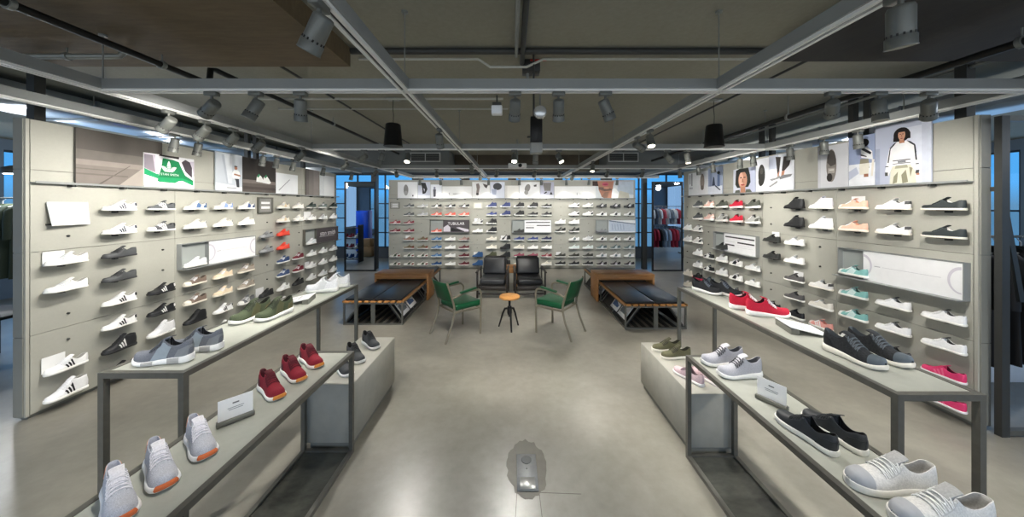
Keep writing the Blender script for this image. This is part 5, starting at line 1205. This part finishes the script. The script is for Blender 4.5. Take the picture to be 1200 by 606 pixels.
# control boxes, emergency lamp, projector in the middle of the ceiling
t = thing('junction_box', (.165, 2.75, 2.90), 0, 'dark junction box with red strip on ceiling above the aisle', 'box')
m = MB(); m.rbox(-.075, .075, -.06, .06, 0, .1005, .004, 1); m.build('body', M['beamdark'], t)
m = MB(); m.box(-.01, .13, -.066, -.060, .082, .094); m.build('red_strip', mat('#b02a22', .5, 0, .05, 10), t)
m = MB(); m.tube([(-.03, 0, 0), (-.03, 0, -.10)], .012, 8); m.lathe([(.02, -.125), (.024, -.11), (.02, -.095)], 14, (-.03, 0, 0)); m.lathe([(.02, -.125), (.024, -.11), (.02, -.095)], 14, (.02, 0, 0)); m.tube([(.02, 0, 0), (.02, 0, -.1)], .008, 8); m.build('valve', M['pipe'], t)
t = thing('sensor_box', (-.10, 2.10, 2.355), 0, 'small pale square box hanging under the nearest cross beam', 'box')
m = MB(); m.rbox(-.035, .035, -.03, .03, 0, .055, .004, 1); m.build('body', M['white'], t)
m = MB(); m.rbox(-.03, .03, -.02, .02, .056, .079, .003, 1); m.tube([(0, 0, .078), (0, 0, .128)], .006, 6); m.build('bracket', M['beamdark'], t)
t = thing('round_emergency_lamp', (.183, 2.06, 2.36), 0, 'round white emergency lamp facing the camera, middle of nearest cross beam', 'lamp')
m = MB(); m.lathe([(.03, .02), (.042, .012), (.042, -.012), (.034, -.02), (.004, -.022)], 24, (0, 0, 0), 0, Matrix.Rotation(R(90), 4, 'X') @ Matrix.Scale(-1, 4, (0, 0, 1))); m.build('reflector', mat('#cfd0cd', .25, .6, .03, 20), t)
m = MB(); m.tube([(0, .005, .04), (0, .005, .118)], .006, 6); m.build('stem', M['lamp'], t)
t = thing('tall_sensor', (.20, 2.62, 2.18), 0, 'tall black sensor unit with pale base hanging above the aisle', 'sensor')
m = MB(); m.rbox(-.048, .048, -.045, .045, .09, .30, .004, 1); m.build('body', M['black'], t)
m = MB(); m.rbox(-.05, .05, -.05, .05, 0, .089, .01, 2); m.build('base', mat('#8d8e8a', .5, 0, .04, 20), t)
m = MB(); m.tube([(-.02, 0, .3), (-.02, 0, .821)], .008, 6); m.tube([(-.075, 0, .14), (-.048, 0, .14)], .008, 6); m.build('rod', M['beamdark'], t)
t = thing('projector', (.10, 5.95, 2.45), 0, 'white flat projector hanging below the ceiling in front of far wall', 'projector')
m = MB(); m.rbox(-.17, .17, -.14, .14, 0, .085, .02, 3); m.build('body', M['white'], t)
m = MB(); m.lathe([(.035, -.15), (.035, -.138)], 20, (.05, 0, .04), 0, Matrix.Rotation(PI/2, 4, 'X') @ Matrix.Scale(-1, 4, (0, 0, 1)) @ Matrix.Translation((0, 0, 0))); m.build('lens', M['black'], t)
m = MB(); m.tube([(0, 0, .084), (0, 0, .551)], .014, 10); m.build('ceiling_mount', M['pipe'], t)
def vent(x0, x1, z0, z1, y, label):
    t = thing('ceiling_vent', ((x0+x1)/2, y, z0), 0, label, 'vent', 'air vents in the rear soffit'); hx = (x1-x0)/2; h = z1-z0; b = .02
    m = MB(); m.box(-hx, hx, -.02, -.001, 0, b); m.box(-hx, hx, -.02, -.001, h-b, h); m.box(-hx, -hx+b, -.02, -.001, b, h-b); m.box(hx-b, hx, -.02, -.001, b, h-b); m.box(-.008, .008, -.019, -.001, b, h-b); m.build('frame', mat('#b9bab6', .5, .1, .03, 20), t)
    m = MB(); m.box(-hx+b, hx-b, -.006, -.001, b, h-b); m.build('backing', M['beamdark'], t)
    m = MB()
    for i in range(5):
        z = b+(h-2*b)*(i+.5)/5; m.box(-hx+b, hx-b, -.016, -.006, z-.003, z+.003)
    m.build('slats', M['rim'], t)
vent(-2.30, -1.62, 2.74, 2.95, 7.15, 'grey louvred air vent in the soffit, left of centre')
vent(2.18, 2.86, 2.74, 2.95, 7.15, 'grey louvred air vent in the soffit, right of centre')

# ---------------------------------------------------------------- posts behind the walls and far passages
def post(x, y, w, label):
    m = MB(); m.box(-w/2, w/2, -w/2, w/2, 0, ZC); tag(m.build('steel_post', M['beamdark'], None, (x, y, 0)), label, 'post', 'dark posts behind the shoe walls')
post(-4.22, 2.80, .07, 'dark steel post behind near end of the left shoe wall')
post(3.90, 2.72, .075, 'dark steel post behind near end of the right shoe wall')
for i, px in enumerate((1018, 1000, 905, 893)):
    y = 4.0*FPX/(px-600); post(4.0, y, .06, f'dark steel post behind the right shoe wall, {ORD[i+1]} from its near end')
for i, px in enumerate((290, 300, 355)):
    y = 4.25*FPX/(600-px); post(-4.25, y, .06, f'dark steel post behind the left shoe wall, {ORD[i+1]} from its near end')
post(-3.80, 8.75, .15, 'dark steel column between standing mirror and left end of far wall')
post(3.66, 8.75, .12, 'dark steel column between far wall and right standing mirror')
YM = 8.41
for x0, x1, sd in ((-4.47, -3.64, 'left'), (3.74, 4.56, 'right')):
    t = thing('standing_mirror', ((x0+x1)/2, YM, 0), 0, f'tall black-framed standing mirror {sd} of the far shoe wall', 'mirror'); hx = (x1-x0)/2; w = .035
    m = MB(); m.box(-hx, -hx+w, 0, .05, 0, 2.39); m.box(hx-w, hx, 0, .05, 0, 2.39); m.box(-hx+w, hx-w, 0, .05, 2.355, 2.39); m.box(-hx+w, hx-w, 0, .05, 0, .035); m.build('frame', M['black'], t)
    m = MB(); m.box(-hx+w, hx-w, .018, .03, .035, 2.355); m.build('mirror_glass', M['mirror'], t)
    m = MB(); m.box(-hx+w, hx-w, .031, .045, .035, 2.355); m.build('back_board', M['beamdark'], t)
def ceil_lamp(x, y, z, label, w=28):
    t = thing('pendant_lamp', (x, y, z), 0, label, 'lamp', 'round lamps in the neighbouring rooms')
    m = MB(); m.lathe([(.09, 0), (.12, .02), (.10, .09), (.03, .12)], 24); m.build('shade', M['beamdark'], t)
    m = MB(); m.lathe([(.085, -.002), (.085, .004)], 24); m.build('bulb', emit('#f4f6ff', 10), t)
    m = MB(); m.tube([(0, 0, .12), (0, 0, ZC-z+.001)], .006, 6); m.build('rod', M['beamdark'], t)
    ld = bpy.data.lights.new('bulb', 'POINT'); ld.energy = w; ld.shadow_soft_size = .08; ld.color = (.92, .96, 1)
    lo = bpy.data.objects.new('bulb', ld); COL.objects.link(lo); lo.parent = t; lo.location = (0, 0, -.1)
ceil_lamp(-6.0, 5.5, 2.55, 'bright lamp behind the left shoe wall, nearer its far end')
ceil_lamp(-5.4, 3.6, 2.55, 'bright lamp behind the left shoe wall, over blue cabinet')
ceil_lamp(5.45, 5.1, 2.5, 'bright lamp behind the right shoe wall, over clothes rails')
ceil_lamp(-7.1, 4.5, 2.2, 'bright lamp seen past the left edge of the left shoe wall', 45)
ceil_lamp(5.6, 2.2, 2.5, 'lamp in the clothing area right of the right shoe wall', 40)
ceil_lamp(5.2, 6.9, 2.6, 'added unseen lamp behind the far end of the right shoe wall', 28)  # this lamp and the next are added to light the mirrored racks
ceil_lamp(-5.2, 8.0, 2.6, 'added unseen lamp behind the far end of the left shoe wall', 28)
# hanging clothes
GM = {}
def garment_mesh(L_):
    key = round(L_, 2)
    if key in GM: return GM[key]
    m = MB(); rows = []; n = 28
    for i in range(15):
        q = i/14; z = -q*L_
        hw = .06+.17*min(1, q*6)**.6 if q < .17 else .215+.03*q; th = .018+.03*min(1, q*3)
        if i == 0: hw, th = .06, .012
        zz = z-(0 if i else 0)
        rows.append([Vector((th*math.cos(2*PI*k/n)*(1+.25*math.sin(5*2*PI*k/n+q*2)*q), hw*math.sin(2*PI*k/n), zz-.0*abs(math.sin(2*PI*k/n)))) for k in range(n+1)])
    m.grid(rows); m.add(rows[-1][:n], [tuple(range(n))]); m.add(rows[0][:n], [tuple(range(n))[::-1]])
    bs = []
    for s in (-1, 1):
        b = MB(); b.tube([(0, s*.17, -.05), (0, s*.235, -.12), (.01, s*.26, -.24), (.012, s*.265, -min(.5, L_*.62))], [.035, .045, .04, .036], 10); bs.append(b.mesh('sleeve'))
    h = MB(); h.tube([(0, 0, -.012), (0, 0, .035), (.0, .02, .055), (0, .03, .075), (0, .012, .092), (0, -.012, .082)], .0035, 6); h.tube([(0, -.15, -.05), (0, 0, -.005), (0, .15, -.05)], .006, 6)
    GM[key] = (m.mesh('body'), bs, h.mesh('hanger')); return GM[key]
def garment(x, y, z, rz, L_, c, label, group, hang='#d9dadb'):
    t = thing('hanging_garment', (x, y, z), rz, label, 'clothing', group); a = garment_mesh(L_)
    obj('body', a[0], [FAB(c)], t); [obj('sleeve', s_, [FAB(c)], t) for s_ in a[1]]; obj('hanger', a[2], [LEA(hang)], t)
def clothes_rail(x0, x1, y, z, label, posts=True, dep=.4):
    t = thing('clothes_rail', ((x0+x1)/2, y, 0), 0, label, 'clothes rail'); hx = (x1-x0)/2
    m = MB(); m.tube([(-hx, 0, z), (hx, 0, z)], .012, 10); m.build('rail', M['steel'], t)
    for s in (-1, 1):
        m = MB(); m.tube([(s*hx, 0, z+.012), (s*hx, 0, .03)], .014, 10); m.box(s*hx-.02, s*hx+.02, -dep/2, dep/2, 0, .032); m.build('end_frame', M['steel'], t)
clothes_rail(-8.6, -6.75, 4.6, 1.86, 'clothes rail left of the left shoe wall')
for i in range(11): garment(-8.5+.155*i, 4.6, 1.78, R(0), 1.05, ['#2f3a2c', '#27301f', '#3b4534'][i % 3], f'dark green garment on the left clothes rail, {ORD[i]} from left', 'dark green clothes left of the left wall')
clothes_rail(3.95, 5.5, 2.86, 1.47, 'clothes rail right of the right shoe wall')
for i in range(12): garment(4.06+.11*i, 2.86, 1.385, R(-12), .98, ['#161617', '#1b1b1d'][i % 2], f'black garment with white hanger right of right wall, {ORD[i]} from left', 'black clothes right of the right wall')
t = thing('clothing_display_frame', (3.725, 2.40, 0), 0, 'tall dark metal frame post and foot rail beside right shoe wall', 'frame')
m = MB(); m.box(-.03, .03, -.02, .02, 0, 2.43); m.build('post', M['beamdark'], t)
m = MB(); m.box(.0301, 1.5, -.02, .02, .012, .05); m.build('foot_rail', M['steel'], t)
m = MB(); m.box(.0301, 1.5, -.02, .02, 2.39, 2.43); m.build('top_rail', M['steel'], t)
m = MB(); m.box(1.50, 1.54, -.02, .02, 0, 2.43); m.build('post', M['steel'], t)
m = MB(); m.prism([(.06, 1.9), (.10, 1.9), (.26, 1.0), (.22, 1.0)], lambda u, v, d: Vector((u, d, v)), .05, .07); m.box(.05, .06, .0, .07, 1.86, 1.9); m.box(-.01, .06, .02, .07, 1.86, 1.895); m.build('brace', M['beamdark'], t)
t = thing('low_platform', (4.75, 3.42, 0), 0, 'low white shoe platform under the black clothes', 'platform')
m = MB(); m.rbox(-.8, .8, -.3, .25, 0, .28, .006, 1); m.build('body', M['white'], t)
shoe((4.15, 3.24, .2808), R(170), 'runner', '#5d9bd0', label='sky blue shoe on the low white platform at right edge', group=None, sole='#8bbbe0')
shoe((4.55, 3.24, .2808), R(170), 'runner', '#d8572a', label='orange shoe on the low white platform under black clothes', group=None, sole='#e8dccf')
t = thing('low_black_table', (-5.75, 3.5, 0), 0, 'small black metal table past the left shoe wall edge', 'table')
m = MB(); m.rbox(-.35, .35, -.25, .25, .535, .57, .004, 1); m.build('table_top', M['black'], t)
for sx in (-1, 1):
    for sy in (-1, 1): m = MB(); m.box(sx*.33-.015, sx*.33+.015, sy*.23-.015, sy*.23+.015, 0, .536); m.build('leg', M['black'], t)
# behind the left wall, seen in the mirror: shelf rack of shoes, blue cabinet, cartons
t = thing('shoe_rack', (-5.02, 7.0, 0), 0, 'dark shelf rack of shoes reflected in the left mirror', 'rack')
for s in (-1, 1): m = MB(); m.box(s*.30-.012, s*.30+.012, -.16, .16, 0, 1.15); m.build('side_frame', M['black'], t)
for z in (.10, .42, .74, 1.06): m = MB(); m.box(-.288, .288, -.16, .16, z-.012, z); m.build('shelf', M['black'], t)
for r, z in enumerate((.10, .42, .74)):
    for c in range(3):
        shoe((-5.02-.19+.19*c, 7.0, z+.0008), R(90+8), 'runner', [['#3b5a86', '#2f4c78', '#44648f'], ['#7d2434', '#8a2b3a', '#c9c4c0'], ['#8b2636', '#a03343', '#d4cfcb']][r][c], label=f"{[['blue','blue','blue'],['burgundy','burgundy','white'],['burgundy','red','white']][r][c]} shoe on the mirrored rack, {['bottom','middle','top'][r]} shelf, {['left','middle','right'][c]} place", group='shoes on the mirrored rack', simple=True)
t = thing('blue_cabinet', (-5.62, 4.85, 0), PI, 'bright blue cabinet reflected in the left mirror', 'cabinet')
m = MB(); m.rbox(-.22, .22, -.2, .2, .05, 1.56, .01, 2); m.build('body', M['blue'], t)
m = MB(); m.rbox(-.19, .19, -.212, -.2005, .1, 1.5, .004, 1); m.build('door', M['blue'], t); m = MB(); m.box(-.2, .2, -.18, .18, 0, .051); m.build('plinth', M['black'], t)
for i, (x, y, z, s) in enumerate(((-4.98, 5.9, 0, .34), (-5.0, 5.9, .3405, .30))):
    t = thing('cardboard_box', (x, y, z), R(4*i), f"brown cardboard box reflected in the left mirror, {['lower','upper'][i]} one", 'box', 'cardboard boxes behind the left wall')
    m = MB(); m.rbox(-s/2, s/2, -s/2, s/2, 0, .34 if i == 0 else .26, .004, 1); m.build('carton', M['card'], t)
    m = MB(); m.box(-.03, .03, -s/2-.001, s/2+.001, .34-.001 if i == 0 else .259, .3404 if i == 0 else .2606); m.build('tape', mat('#c6aa7e', .4, 0, .04, 20), t)
# behind the right wall, seen in the mirror: two rails of clothes
clothes_rail(4.70, 6.2, 5.65, 1.02, 'lower clothes rail reflected in the right mirror')
clothes_rail(4.70, 6.2, 5.3, 1.72, 'upper clothes rail reflected in the right mirror')
cl = ['#77879a', '#b3283a', '#a22a3a', '#232427', '#93a0b0', '#aab3bd', '#b9303f', '#c23a48', '#8797aa', '#2b2c30']
for i, c in enumerate(cl): garment(4.82+.135*i, 5.65, .935, 0, .64, c, f"{ {'#7':'blue-grey','#b':'red','#a':'pale','#2':'black','#9':'blue-grey','#c':'red','#8':'blue-grey'}[c[:2]]} garment on lower mirrored rail, {ORD[i]} from the left", 'clothes on the lower mirrored rail')
cu_ = ['#d9d6d4', '#b94450', '#c9c9cc', '#5a6270', '#e2e0de', '#c7525c', '#cfd0d2', '#7d838c', '#e2dfdc', '#a93a48']
for i, c in enumerate(cu_): garment(4.82+.135*i, 5.3, 1.635, 0, .56, c, f"{ {'#d':'white','#b':'red','#c':'pale','#5':'slate','#e':'white','#7':'grey','#a':'red'}[c[:2]]} garment on upper mirrored rail, {ORD[i]} from the left", 'clothes on the upper mirrored rail')
